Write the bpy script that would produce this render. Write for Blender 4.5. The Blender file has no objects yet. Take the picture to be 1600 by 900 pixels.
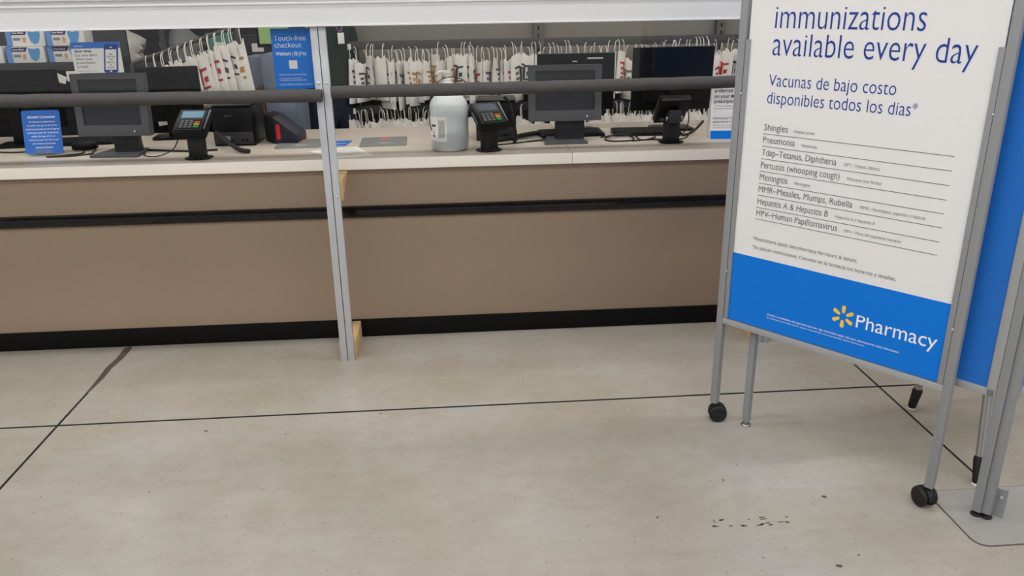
import bpy, bmesh, math, random
from mathutils import Vector, Matrix

random.seed(7)
R = math.radians
scene = bpy.context.scene
COL = scene.collection

# ------------------------------------------------------------------ camera
F_PX, PITCH, ROLL, YAW, EYE = 1254.65, 0.34896, -0.014977, 0.068138, 1.62
cam_data = bpy.data.cameras.new('camera')
cam_data.sensor_width = 36.0
cam_data.lens = F_PX / 1600.0 * 36.0
cam_data.clip_start = 0.05
cam = bpy.data.objects.new('camera', cam_data)
COL.objects.link(cam)
_fw = Vector((math.sin(YAW) * math.cos(PITCH), math.cos(YAW) * math.cos(PITCH), -math.sin(PITCH)))
_r0 = Vector((math.cos(YAW), -math.sin(YAW), 0))
_u0 = _r0.cross(_fw)
_r = math.cos(ROLL) * _r0 + math.sin(ROLL) * _u0
_u = -math.sin(ROLL) * _r0 + math.cos(ROLL) * _u0
cam.matrix_world = Matrix(((_r.x, _u.x, -_fw.x, 0), (_r.y, _u.y, -_fw.y, 0), (_r.z, _u.z, -_fw.z, EYE), (0, 0, 0, 1)))
scene.camera = cam

# ------------------------------------------------------------------ world, exposure
world = bpy.data.worlds.new('store_surroundings')
scene.world = world
world.use_nodes = True
world.node_tree.nodes['Background'].inputs[0].default_value = (0.97, 0.98, 1.0, 1)
world.node_tree.nodes['Background'].inputs[1].default_value = 0.52
vs = scene.view_settings
vs.view_transform = 'Standard'
vs.look = 'None'
vs.exposure = 0.19
vs.gamma = 1.0
vs.use_curve_mapping = False
STRIP_STORE = 31.0      # emission of the store's ceiling strips
STRIP_PHARM = 11.5       # emission of the strips behind the counter


# ------------------------------------------------------------------ materials
def lin(r, g, b):
    def f(c):
        c /= 255.0
        return c / 12.92 if c <= 0.04045 else ((c + 0.055) / 1.055) ** 2.4
    return (f(r), f(g), f(b), 1.0)


def mat(name, rgb, rough=0.5, metal=0.0, spec=0.5, var=0.0, scale=20.0, bump=0.0, stretch=None, emit=0.0, transmission=0.0, ior=1.45, alpha=1.0, bscale=None):
    m = bpy.data.materials.new(name)
    m.use_nodes = True
    nt = m.node_tree
    b = nt.nodes['Principled BSDF']
    c = lin(*rgb)
    b.inputs['Base Color'].default_value = c
    b.inputs['Roughness'].default_value = rough
    b.inputs['Metallic'].default_value = metal
    b.inputs['Specular IOR Level'].default_value = spec
    b.inputs['Transmission Weight'].default_value = transmission
    b.inputs['IOR'].default_value = ior
    b.inputs['Alpha'].default_value = alpha
    if emit:
        b.inputs['Emission Color'].default_value = c
        b.inputs['Emission Strength'].default_value = emit
    if var or bump:
        tc = nt.nodes.new('ShaderNodeTexCoord')
        mp = nt.nodes.new('ShaderNodeMapping')
        if stretch:
            mp.inputs['Scale'].default_value = stretch
        nt.links.new(tc.outputs['Object'], mp.inputs[0])
        nz = nt.nodes.new('ShaderNodeTexNoise')
        nz.inputs['Scale'].default_value = scale
        nz.inputs['Detail'].default_value = 5
        nt.links.new(mp.outputs[0], nz.inputs['Vector'])
        if var:
            mx = nt.nodes.new('ShaderNodeMix')
            mx.data_type = 'RGBA'
            mx.inputs['A'].default_value = tuple(max(0, x * (1 - var)) for x in c[:3]) + (1,)
            mx.inputs['B'].default_value = tuple(min(1, x * (1 + var)) for x in c[:3]) + (1,)
            nt.links.new(nz.outputs['Fac'], mx.inputs['Factor'])
            nt.links.new(mx.outputs['Result'], b.inputs['Base Color'])
        if bump:
            nb = nz
            if bscale:
                nb = nt.nodes.new('ShaderNodeTexNoise')
                nb.inputs['Scale'].default_value = bscale
                nb.inputs['Detail'].default_value = 3
                nt.links.new(mp.outputs[0], nb.inputs['Vector'])
            bp = nt.nodes.new('ShaderNodeBump')
            bp.inputs['Strength'].default_value = bump
            bp.inputs['Distance'].default_value = 0.01
            nt.links.new(nb.outputs['Fac'], bp.inputs['Height'])
            nt.links.new(bp.outputs[0], b.inputs['Normal'])
    return m


def concrete():
    m = bpy.data.materials.new('polished_concrete')
    m.use_nodes = True
    nt = m.node_tree
    N, L = nt.nodes, nt.links
    b = N['Principled BSDF']
    tc = N.new('ShaderNodeTexCoord')

    def noise(scale, detail=6, rough=0.6, sc=None):
        n = N.new('ShaderNodeTexNoise')
        n.inputs['Scale'].default_value = scale
        n.inputs['Detail'].default_value = detail
        n.inputs['Roughness'].default_value = rough
        if sc:
            mp = N.new('ShaderNodeMapping')
            mp.inputs['Scale'].default_value = sc
            L.new(tc.outputs['Object'], mp.inputs[0])
            L.new(mp.outputs[0], n.inputs['Vector'])
        else:
            L.new(tc.outputs['Object'], n.inputs['Vector'])
        return n

    def ramp(src, stops):
        r = N.new('ShaderNodeValToRGB')
        e = r.color_ramp.elements
        e[0].position, e[0].color = stops[0]
        e[1].position, e[1].color = stops[-1]
        for p, c in stops[1:-1]:
            x = e.new(p)
            x.color = c
        L.new(src, r.inputs[0])
        return r

    def mix(a, bb, fac, mode='MIX'):
        x = N.new('ShaderNodeMix')
        x.data_type = 'RGBA'
        x.blend_type = mode
        for s, v in (('A', a), ('B', bb), ('Factor', fac)):
            if isinstance(v, (tuple, float, int)):
                x.inputs[s].default_value = v
            else:
                L.new(v, x.inputs[s])
        return x.outputs['Result']
    big = noise(1.3, 5, 0.55)
    base = ramp(big.outputs['Fac'], [(0.3, lin(154, 146, 132)), (0.5, lin(164, 158, 147)), (0.72, lin(172, 169, 164))])
    mid = noise(11.0, 12, 0.75, (1, 1.7, 1))
    mt = ramp(mid.outputs['Fac'], [(0.30, (0.80, 0.785, 0.755, 1)), (0.44, (0.95, 0.945, 0.935, 1)), (0.56, (1, 1, 1, 1)), (0.75, (1.06, 1.06, 1.06, 1))])
    col = mix(base.outputs[0], mt.outputs[0], 0.8, 'MULTIPLY')
    fine = noise(120, 3, 0.6)
    fr = ramp(fine.outputs['Fac'], [(0.25, (0.86, 0.85, 0.83, 1)), (0.6, (1, 1, 1, 1))])
    col = mix(col, fr.outputs[0], 0.5, 'MULTIPLY')
    # small dark specks and drips
    vo = N.new('ShaderNodeTexVoronoi')
    vo.inputs['Scale'].default_value = 9
    L.new(tc.outputs['Object'], vo.inputs['Vector'])
    wob = noise(40, 3, 0.6)
    add = N.new('ShaderNodeMath')
    add.operation = 'MULTIPLY_ADD'
    L.new(wob.outputs['Fac'], add.inputs[0])
    add.inputs[1].default_value = 0.12
    L.new(vo.outputs['Distance'], add.inputs[2])
    sp = ramp(add.outputs[0], [(0.085, (1, 1, 1, 1)), (0.105, (0, 0, 0, 1))])
    gate = ramp(vo.outputs['Color'], [(0.62, (0, 0, 0, 1)), (0.66, (1, 1, 1, 1))])
    gm = N.new('ShaderNodeMath')
    gm.operation = 'MULTIPLY'
    L.new(sp.outputs[0], gm.inputs[0])
    L.new(gate.outputs[0], gm.inputs[1])
    gm2 = N.new('ShaderNodeMath')
    gm2.operation = 'MULTIPLY'
    L.new(gm.outputs[0], gm2.inputs[0])
    gm2.inputs[1].default_value = 0.5
    col = mix(col, lin(92, 84, 72), gm2.outputs[0])
    vo2 = N.new('ShaderNodeTexVoronoi')
    vo2.inputs['Scale'].default_value = 42
    L.new(tc.outputs['Object'], vo2.inputs['Vector'])
    sp2 = ramp(vo2.outputs['Distance'], [(0.10, (1, 1, 1, 1)), (0.19, (0, 0, 0, 1))])
    gt2 = ramp(vo2.outputs['Color'], [(0.70, (0, 0, 0, 1)), (0.76, (1, 1, 1, 1))])
    g3 = N.new('ShaderNodeMath')
    g3.operation = 'MULTIPLY'
    L.new(sp2.outputs[0], g3.inputs[0])
    L.new(gt2.outputs[0], g3.inputs[1])
    g4 = N.new('ShaderNodeMath')
    g4.operation = 'MULTIPLY'
    L.new(g3.outputs[0], g4.inputs[0])
    g4.inputs[1].default_value = 0.45
    col = mix(col, lin(104, 94, 80), g4.outputs[0])
    L.new(col, b.inputs['Base Color'])
    rg = ramp(mid.outputs['Fac'], [(0.3, (0.29, 0.29, 0.29, 1)), (0.75, (0.17, 0.17, 0.17, 1))])
    L.new(rg.outputs[0], b.inputs['Roughness'])
    b.inputs['Specular IOR Level'].default_value = 0.6
    bp = N.new('ShaderNodeBump')
    bp.inputs['Strength'].default_value = 0.06
    bp.inputs['Distance'].default_value = 0.004
    L.new(mid.outputs['Fac'], bp.inputs['Height'])
    L.new(bp.outputs[0], b.inputs['Normal'])
    return m


def clear_sheet(name, tint=(0.945, 0.95, 0.945), refl=0.022, rough=0.02):
    m = bpy.data.materials.new(name)
    m.use_nodes = True
    nt = m.node_tree
    nt.nodes.remove(nt.nodes['Principled BSDF'])
    t = nt.nodes.new('ShaderNodeBsdfTransparent')
    t.inputs[0].default_value = tint + (1,)
    g = nt.nodes.new('ShaderNodeBsdfGlossy')
    g.inputs['Roughness'].default_value = rough
    mx = nt.nodes.new('ShaderNodeMixShader')
    mx.inputs[0].default_value = refl
    nt.links.new(t.outputs[0], mx.inputs[1])
    nt.links.new(g.outputs[0], mx.inputs[2])
    nt.links.new(mx.outputs[0], nt.nodes['Material Output'].inputs[0])
    return m


def plaid():
    m = mat('dark_plaid_cloth', (24, 28, 42), 0.9)
    nt = m.node_tree
    tc = nt.nodes.new('ShaderNodeTexCoord')
    ck = None
    prev = None
    for d, s in (('X', 26), ('Z', 22)):
        w = nt.nodes.new('ShaderNodeTexWave')
        w.bands_direction = d
        w.inputs['Scale'].default_value = s
        nt.links.new(tc.outputs['Object'], w.inputs['Vector'])
        mx = nt.nodes.new('ShaderNodeMix')
        mx.data_type = 'RGBA'
        mx.inputs['A'].default_value = lin(14, 17, 28)
        mx.inputs['B'].default_value = lin(44, 50, 70)
        if prev:
            nt.links.new(prev, mx.inputs['A'])
        mu = nt.nodes.new('ShaderNodeMath')
        mu.operation = 'MULTIPLY'
        mu.inputs[1].default_value = 0.5
        nt.links.new(w.outputs['Fac'], mu.inputs[0])
        nt.links.new(mu.outputs[0], mx.inputs['Factor'])
        prev = mx.outputs['Result']
    nt.links.new(prev, nt.nodes['Principled BSDF'].inputs['Base Color'])
    return m


M = {}
M['concrete'] = concrete()
M['joint'] = mat('joint_dark', (14, 12, 10), 0.95)
M['taupe'] = mat('taupe_laminate', (150, 130, 111), 0.42, var=0.05, scale=3, spec=0.4)
M['black_gloss'] = mat('black_vinyl', (10, 9, 9), 0.13)
M['black_kick'] = mat('black_kickboard', (9, 8, 8), 0.6, spec=0.2)
M['worktop'] = mat('cream_woodgrain_laminate', (192, 182, 168), 0.38, var=0.10, scale=5, stretch=(0.6, 9, 1), spec=0.4)
M['worktop_edge'] = mat('cream_edge', (246, 238, 226), 0.4)
M['white_paint'] = mat('white_painted_metal', (209, 209, 209), 0.45, var=0.015, scale=4)
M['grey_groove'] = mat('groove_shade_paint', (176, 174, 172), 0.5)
M['alu'] = mat('brushed_aluminium', (190, 192, 196), 0.36, metal=0.35, var=0.12, scale=18, stretch=(6, 6, 0.4))
M['screw'] = mat('zinc_screw', (205, 205, 205), 0.3, metal=0.8)
M['wood'] = mat('raw_pine', (205, 172, 122), 0.7, var=0.18, scale=10, stretch=(6, 0.8, 6))
M['foam'] = mat('grey_foam', (72, 70, 69), 0.85, var=0.12, scale=60, bump=0.35, bscale=220)
M['foam_dark'] = mat('foam_core', (40, 38, 37), 0.9)
M['plexi'] = clear_sheet('clear_acrylic_pane')
M['clear'] = clear_sheet('clear_plastic', (0.9, 0.92, 0.93), 0.12, 0.08)
M['frame_grey'] = mat('grey_powder_coat', (140, 141, 143), 0.45, spec=0.4, var=0.03, scale=30)
M['frame_light'] = mat('light_grey_metal', (176, 177, 179), 0.35, metal=0.5)
M['poster_white'] = mat('poster_white', (229, 227, 227), 0.42, spec=0.35)
M['blue'] = mat('signage_blue', (4, 116, 216), 0.5, spec=0.25)
M['screen_blue'] = mat('screen_panel_blue', (24, 110, 202), 0.55, var=0.05, scale=3)
M['blue_soft'] = mat('paper_blue', (44, 106, 192), 0.5)
M['navy_ink'] = mat('navy_ink', (10, 58, 142), 0.6)
M['grey_ink'] = mat('grey_ink', (104, 102, 101), 0.6)
M['light_ink'] = mat('light_grey_ink', (128, 126, 125), 0.6)
M['black_ink'] = mat('black_ink', (32, 32, 36), 0.6)
M['white_ink'] = mat('white_ink', (238, 240, 244), 0.5)
M['yellow'] = mat('spark_yellow', (245, 196, 62), 0.5)
M['rubber'] = mat('black_rubber', (20, 20, 21), 0.55, var=0.1, scale=40)
M['chrome'] = mat('polished_steel', (170, 168, 165), 0.22, metal=0.9)
M['plate'] = mat('steel_base_plate', (150, 147, 144), 0.42, var=0.10, scale=6)
M['plate_edge'] = mat('plate_edge', (86, 78, 70), 0.7)
M['pos_grey'] = mat('pos_grey_plastic', (74, 75, 78), 0.55, var=0.04, scale=60)
M['pos_dark'] = mat('pos_dark_plastic', (40, 40, 43), 0.5)
M['black'] = mat('black_plastic', (14, 14, 15), 0.4, spec=0.25)
M['screen'] = mat('dark_screen', (40, 41, 44), 0.22)
M['lcd'] = mat('lcd_on', (88, 120, 142), 0.3, emit=0.25)
M['lcd_dim'] = mat('lcd_dim', (40, 54, 72), 0.25, emit=0.06)
M['green_screen'] = mat('green_lit_screen', (126, 150, 96), 0.4, emit=0.35)
M['key'] = mat('key_grey', (120, 122, 124), 0.5)
M['orange_key'] = mat('cancel_key_orange', (214, 92, 36), 0.5)
M['yellow_key'] = mat('clear_key_yellow', (222, 170, 60), 0.5)
M['green_key'] = mat('enter_key_green', (46, 160, 96), 0.5)
M['red'] = mat('red_trim', (206, 34, 42), 0.4)
M['navy_case'] = mat('navy_case', (26, 30, 48), 0.45)
M['mat_grey'] = mat('grey_mat', (120, 122, 120), 0.6, var=0.05, scale=30)
M['mat_red'] = mat('mat_red_mark', (196, 112, 92), 0.6)
M['paper'] = mat('paper', (222, 219, 212), 0.7)
M['bottle'] = mat('frosted_plastic', (238, 242, 243), 0.3, transmission=0.40, ior=1.2)
M['gel'] = mat('clear_gel', (205, 216, 220), 0.2, transmission=0.5, ior=1.33)
M['white_plastic'] = mat('white_plastic', (238, 236, 232), 0.4)
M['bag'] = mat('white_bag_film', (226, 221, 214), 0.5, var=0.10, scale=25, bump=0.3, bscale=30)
M['bag_grey'] = mat('grey_bag_film', (196, 190, 182), 0.5, var=0.10, scale=25, bump=0.3, bscale=30)  # pale beige-grey film of the goods bag on the rear shelving
M['ink_dark'] = mat('bag_ink_dark', (62, 58, 66), 0.6)
M['ink_orange'] = mat('bag_ink_orange', (176, 122, 58), 0.6, var=0.2, scale=60)
M['ink_red'] = mat('bag_ink_red', (176, 40, 48), 0.6)
M['ink_green'] = mat('bag_ink_green', (70, 110, 74), 0.6)
M['ink_purple'] = mat('bag_ink_purple', (84, 66, 92), 0.6)
M['wire'] = mat('white_hanger_wire', (226, 222, 214), 0.4)
M['rack'] = mat('rack_dark_grey', (66, 63, 62), 0.5)
M['panel_taupe'] = mat('shelf_back_panel', (126, 121, 112), 0.28, var=0.08, scale=2.5)
M['upright'] = mat('upright_grey', (92, 90, 86), 0.45, metal=0.3)
M['slot'] = mat('slot_black', (10, 10, 10), 0.9)
M['wall'] = mat('pharmacy_wall', (120, 114, 108), 0.8, var=0.04, scale=2)
M['ceiling'] = mat('white_deck', (205, 203, 200), 0.8)
M['shelf_dark'] = mat('dark_shelf', (58, 57, 58), 0.55)
M['cab_blue'] = mat('blue_grey_cabinet', (112, 120, 136), 0.55)
M['cab_brown'] = mat('brown_wood_edge', (104, 76, 58), 0.6)
M['box_white'] = mat('carton_white', (216, 212, 208), 0.5)
M['box_blue'] = mat('carton_blue', (96, 140, 200), 0.5)
M['box_purple'] = mat('carton_purple', (58, 44, 84), 0.5)
M['mask_blue'] = mat('printed_mask_blue', (84, 146, 198), 0.5)
M['teal'] = mat('teal_plastic', (84, 128, 116), 0.5)
M['skin'] = mat('skin', (196, 150, 122), 0.5)
M['shirt'] = mat('dark_green_knit', (20, 36, 25), 0.9, var=0.2, scale=60, bump=0.3)
M['plaid'] = plaid()
M['hair'] = mat('dark_hair', (44, 32, 26), 0.6)
M['shoe'] = mat('black_shoe', (20, 20, 20), 0.5)
M['purple'] = mat('purple_lanyard', (96, 62, 108), 0.6)
M['strip'] = mat('strip_light_store', (252, 251, 250), 0.5, emit=STRIP_STORE)
M['strip_in'] = mat('strip_light_pharmacy', (255, 248, 238), 0.5, emit=STRIP_PHARM)
M['stain'] = mat('joint_stain', (80, 71, 61), 0.7, var=0.2, scale=40)


# ------------------------------------------------------------------ helpers
def link(o, parent=None):
    COL.objects.link(o)
    if parent:
        o.parent = parent
    return o


def tag(o, label=None, cat=None, group=None, kind=None):
    if label:
        o['label'] = label
    if cat:
        o['category'] = cat
    if group:
        o['group'] = group
    if kind:
        o['kind'] = kind
    return o


def thing(name, label, cat, loc=(0, 0, 0), rz=0.0, group=None):
    o = bpy.data.objects.new(name, None)
    o.empty_display_size = 0.05
    link(o)
    o.location = loc
    o.rotation_euler = (0, 0, rz)
    return tag(o, label, cat, group)


def dup(root, loc=None, rz=None, label=None, parent=None):
    r = root.copy()
    COL.objects.link(r)
    r.parent = parent
    if loc is not None:
        r.location = loc
    if rz is not None:
        r.rotation_euler = (0, 0, rz)
    if label:
        r['label'] = label
    for c in list(root.children):
        dup(c, parent=r)
    return r


class MB:
    def __init__(s):
        s.v = []
        s.f = []

    def add(s, vs_, fs):
        o = len(s.v)
        s.v += [tuple(x) for x in vs_]
        s.f += [tuple(i + o for i in f) for f in fs]
        return s

    def box(s, x0, x1, y0, y1, z0, z1, m=None):
        p = [Vector((x, y, z)) for z in (z0, z1) for y in (y0, y1) for x in (x0, x1)]
        if m:
            p = [m @ q for q in p]
        return s.add(p, [(0, 2, 3, 1), (4, 5, 7, 6), (0, 1, 5, 4), (2, 6, 7, 3), (0, 4, 6, 2), (1, 3, 7, 5)])

    def prism(s, poly, a0, a1, axis='z'):
        # poly counter-clockwise list of 2-tuples; axis the extrusion axis
        n = len(poly)

        def pt(p, a):
            return {'z': (p[0], p[1], a), 'y': (p[0], a, p[1]), 'x': (a, p[0], p[1])}[axis]
        vs_ = [pt(p, a0) for p in poly] + [pt(p, a1) for p in poly]
        fs = [tuple(range(n - 1, -1, -1)), tuple(range(n, 2 * n))] + [(i, (i + 1) % n, n + (i + 1) % n, n + i) for i in range(n)]
        return s.add(vs_, fs)

    def tube(s, pts, r, n=8, caps=True, closed=False):
        pts = [Vector(p) for p in pts]
        rs = r if isinstance(r, (list, tuple)) else [r] * len(pts)
        k = len(pts)
        vs_ = []
        up = None
        for i, p in enumerate(pts):
            a = pts[i - 1] if (i or closed) else pts[i]
            b = pts[(i + 1) % k] if (i < k - 1 or closed) else pts[i]
            t = (b - a).normalized()
            if up is None:
                up = t.orthogonal().normalized()
            up = (up - t * up.dot(t))
            up = up.normalized() if up.length > 1e-6 else t.orthogonal().normalized()
            w = t.cross(up)
            for j in range(n):
                an = 2 * math.pi * j / n
                vs_.append(p + (up * math.cos(an) + w * math.sin(an)) * rs[i])
        fs = []
        for i in range(k if closed else k - 1):
            for j in range(n):
                a, b = i * n + j, i * n + (j + 1) % n
                c, d = ((i + 1) % k) * n + (j + 1) % n, ((i + 1) % k) * n + j
                fs.append((a, b, c, d))
        if caps and not closed:
            fs.append(tuple(range(n - 1, -1, -1)))
            fs.append(tuple(range((k - 1) * n, k * n)))
        return s.add(vs_, fs)

    def lathe(s, prof, n=28, c=(0, 0, 0), sx=1.0, sy=1.0):
        vs_ = []
        for r, z in prof:
            for j in range(n):
                an = 2 * math.pi * j / n
                vs_.append((c[0] + r * sx * math.cos(an), c[1] + r * sy * math.sin(an), c[2] + z))
        fs = []
        for i in range(len(prof) - 1):
            for j in range(n):
                fs.append((i * n + j, i * n + (j + 1) % n, (i + 1) * n + (j + 1) % n, (i + 1) * n + j))
        fs.append(tuple(range(n - 1, -1, -1)))
        fs.append(tuple(range((len(prof) - 1) * n, len(prof) * n)))
        return s.add(vs_, fs)

    def xf(s, m):
        s.v = [tuple(m @ Vector(p)) for p in s.v]
        return s

    def mesh(s, name, bevel=0.0, seg=2, smooth=True):
        me = bpy.data.meshes.new(name)
        me.from_pydata(s.v, [], s.f)
        bm = bmesh.new()
        bm.from_mesh(me)
        bmesh.ops.recalc_face_normals(bm, faces=bm.faces)
        if bevel:
            es = [e for e in bm.edges if len(e.link_faces) == 2 and e.calc_face_angle(0) > R(30)]
            bmesh.ops.bevel(bm, geom=es, offset=bevel, segments=seg, affect='EDGES', profile=0.6, clamp_overlap=True)
        bm.to_mesh(me)
        bm.free()
        if smooth:
            for p in me.polygons:
                p.use_smooth = True
            me.set_sharp_from_angle(angle=R(35))
        return me

    def build(s, name, m, parent=None, bevel=0.0, seg=2, smooth=True):
        me = s.mesh(name, bevel, seg, smooth)
        me.materials.append(M[m] if isinstance(m, str) else m)
        return link(bpy.data.objects.new(name, me), parent)


def box(name, m, parent, x0, x1, y0, y1, z0, z1, bevel=0.0, mtx=None):
    return MB().box(x0, x1, y0, y1, z0, z1, mtx).build(name, m, parent, bevel)


def rrect(x0, x1, z0, z1, r, n=5, corners=(1, 1, 1, 1)):
    out = []
    for k, (cx, cz, a0) in enumerate(((x1 - r, z0 + r, -90), (x1 - r, z1 - r, 0), (x0 + r, z1 - r, 90), (x0 + r, z0 + r, 180))):
        if corners[k]:
            for i in range(n + 1):
                a = R(a0 + 90 * i / n)
                out.append((cx + r * math.cos(a), cz + r * math.sin(a)))
        else:
            out.append(((x1, z0), (x1, z1), (x0, z1), (x0, z0))[k])
    return out


def catmull(pts, n=8):
    P = [Vector(p) for p in pts]
    P = [P[0] * 2 - P[1]] + P + [P[-1] * 2 - P[-2]]
    out = []
    for i in range(1, len(P) - 2):
        for k in range(n):
            t = k / n
            a, b, c, d = P[i - 1], P[i], P[i + 1], P[i + 2]
            out.append(0.5 * ((2 * b) + (c - a) * t + (2 * a - 5 * b + 4 * c - d) * t * t + (3 * b - a - 3 * c + d) * t ** 3))
    out.append(P[-2])
    return out


def cable(label, pts, r=0.0035, m='rubber', parent=None, name='cable'):
    o = MB().tube(catmull(pts), r, 6).build(name, m, parent)
    if not parent:
        tag(o, label, 'cable')
    return o


def lettering(text, x0, z0, m, parent, x1=None, cap=None, y=0.0, weight=0.0, align='l', mtx=None, name='lettering'):
    """Flat print: letters standing in the local x/z plane and read from -y. cap = capital height."""
    cu = bpy.data.curves.new('letters', 'FONT')
    cu.body = text
    cu.size = 1.0
    cu.offset = weight
    cu.resolution_u = 3
    ob = bpy.data.objects.new('letters', cu)
    COL.objects.link(ob)
    dg = bpy.context.evaluated_depsgraph_get()
    me = bpy.data.meshes.new_from_object(ob.evaluated_get(dg))
    bpy.data.objects.remove(ob)
    bpy.data.curves.remove(cu)
    xs = [v.co.x for v in me.vertices]
    if not xs:
        return None
    mn, mx_ = min(xs), max(xs)
    sz = (cap / 0.729) if cap else None
    sx = ((x1 - x0) / (mx_ - mn)) if x1 is not None else sz
    if sz is None:
        sz = sx
    off = x0
    if align == 'c' and x1 is None:
        off = x0 - (mx_ - mn) * sx / 2
    for v in me.vertices:
        yv = v.co.y
        if yv > 0:      # taller small letters, as in the sign's typeface
            yv = yv * 0.525 / 0.455 if yv < 0.455 else 0.525 + (yv - 0.455) * (0.729 - 0.525) / (0.729 - 0.455)
            v.co.y = yv
        p = Vector((off + (v.co.x - mn) * sx, y, z0 + v.co.y * sz))
        v.co = mtx @ p if mtx else p
    me.name = name
    me.materials.clear()
    me.materials.append(M[m])
    return link(bpy.data.objects.new(name, me), parent)


def spark(cx, cz, ro, ri, w, m, parent, y, mtx=None, name='spark_emblem'):
    mb = MB()
    for k in range(6):
        a = R(90 + 60 * k)
        d = Vector((math.cos(a), 0, math.sin(a)))
        t = Vector((-math.sin(a), 0, math.cos(a)))
        ps = []
        prof = [(ri, 0.30), (ri + 0.1 * (ro - ri), 0.42), (ro - 0.22 * (ro - ri), 0.62), (ro - 0.06 * (ro - ri), 0.42), (ro, 0.0)]
        for q, ww in prof:
            ps.append(d * q - t * ww * w)
        for q, ww in reversed(prof[:-1]):
            ps.append(d * q + t * ww * w)
        ps = [Vector((cx, y, cz)) + p for p in ps]
        if mtx:
            ps = [mtx @ p for p in ps]
        mb.add(ps, [tuple(range(len(ps)))])
    return mb.build(name, m, parent, smooth=False)


ORD = ['first', 'second', 'third', 'fourth', 'fifth', 'sixth', 'seventh', 'eighth', 'ninth', 'tenth', 'eleventh', 'twelfth',
       'thirteenth', 'fourteenth', 'fifteenth', 'sixteenth', 'seventeenth', 'eighteenth', 'nineteenth', 'twentieth']
TENS = {2: 'twenty', 3: 'thirty', 4: 'forty', 5: 'fifty', 6: 'sixty'}
TENTH = {2: 'twentieth', 3: 'thirtieth', 4: 'fortieth', 5: 'fiftieth', 6: 'sixtieth'}


def ordinal(i):   # 0-based
    n = i + 1
    if n <= 20:
        return ORD[i]
    return TENTH[n // 10] if n % 10 == 0 else TENS[n // 10] + '-' + ORD[n % 10 - 1]


# ------------------------------------------------------------------ setting: floor
floor = MB().box(-8.6, 8.8, -3.9, 10.0, -0.12, -0.0030).build('floor', 'joint')
tag(floor, 'grey polished concrete store floor cut into large slabs', 'floor', kind='structure')
JX = [-8.58, -5.12, -1.66, 1.80, 5.26, 8.72]
JY = [-3.90, -0.445, 3.015, 6.475, 9.93]
G = 0.0052
for i in range(5):
    for j in range(4):
        MB().box(JX[i] + G, JX[i + 1] - G, JY[j] + 1.35 * G, JY[j + 1] - 1.35 * G, -0.0030, 0.0).build('slab', 'concrete', floor, 0.001, 1)
# dark filler smear on the joint by the counter
poly = [(-1.666, 3.30), (-1.654, 3.30), (-1.646, 3.45), (-1.650, 3.55), (-1.638, 3.66), (-1.640, 3.79), (-1.678, 3.795), (-1.672, 3.66), (-1.680, 3.56), (-1.671, 3.44)]
MB().prism(poly, 0.0, 0.0006).build('joint_filler', 'stain', floor, smooth=False)
rr = random.Random(3)
# black scuff crumbs on the floor
mb = MB()
for i in range(26):
    x = 0.78 + rr.random() * 0.26
    y = 2.12 + (rr.random() - 0.5) * 0.012 + (0.03 if rr.random() > 0.7 else 0)
    w = 0.002 + rr.random() * 0.008
    h = 0.0012 + rr.random() * 0.002
    mb.prism([(x - w, y - h), (x + w, y - h * 0.6), (x + w * 0.8, y + h), (x - w * 0.7, y + h * 0.8)], 0.0, 0.0005)
sc_ = mb.build('scuff_marks', 'black_ink', floor, smooth=False)
sc_['kind'] = 'stuff'
mb = MB()
for i in range(46):
    x = -1.6 + rr.random() * 3.0
    y = 1.5 + rr.random() * 2.0
    w = 0.0015 + rr.random() ** 4 * 0.009
    h = w * (0.4 + rr.random())
    a = rr.random() * 3
    ps = []
    for k in range(7):
        q = 2 * math.pi * k / 7
        rad = 0.7 + 0.5 * rr.random()
        px, py = w * rad * math.cos(q), h * rad * math.sin(q)
        ps.append((x + px * math.cos(a) - py * math.sin(a), y + px * math.sin(a) + py * math.cos(a)))
    mb.prism(ps, 0.0, 0.0004)
st_ = mb.build('drip_stains', 'stain', floor, smooth=False)
st_['kind'] = 'stuff'

# walls and ceiling
o = MB().box(-8.6, 8.8, 9.6, 9.75, 0, 4.4).build('wall_back', 'wall')
tag(o, 'plain grey rear wall of the pharmacy', 'wall', kind='structure')
o = MB().box(-8.6, 8.8, -3.9, 10.0, 4.4, 4.5).build('ceiling', 'ceiling')
tag(o, 'white store ceiling deck', 'ceiling', kind='structure')


def strip_light(x, y, z, length, along, m, label, group):
    t = thing('ceiling_light', label, 'light', (x, y, z), 0 if along == 'x' else R(90), group)
    h = length / 2
    box('housing', 'white_paint', t, -h, h, -0.09, 0.09, 0.0, 0.05, 0.006)
    MB().prism([(-0.075, 0.0), (-0.05, -0.03), (0.05, -0.03), (0.075, 0.0)], -h + 0.01, h - 0.01, 'x').build('diffuser', m, t)
    for s in (-1, 1):
        MB().tube([(s * h * 0.7, 0, 0.05), (s * h * 0.7, 0, 4.4 - z)], 0.006, 6).build('suspension_rod', 'frame_light', t)
    return t


k = 0
for y in (-2.2, 0.3, 2.85):
    for x in (-4.6, -1.5, 1.6, 4.7):
        strip_light(x, y, 3.9, 2.4, 'x', 'strip', 'long white strip light hung high over the store floor, %s one' % ordinal(k), 'store strip lights')
        k += 1
k = 0
for y in (4.9, 7.2):
    for x in (-2.8, 0.4, 3.4):
        strip_light(x, y, 3.3, 1.8, 'x', 'strip_in', 'white strip light hung over the pharmacy behind the counter, %s one' % ordinal(k), 'pharmacy strip lights')
        k += 1

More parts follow.
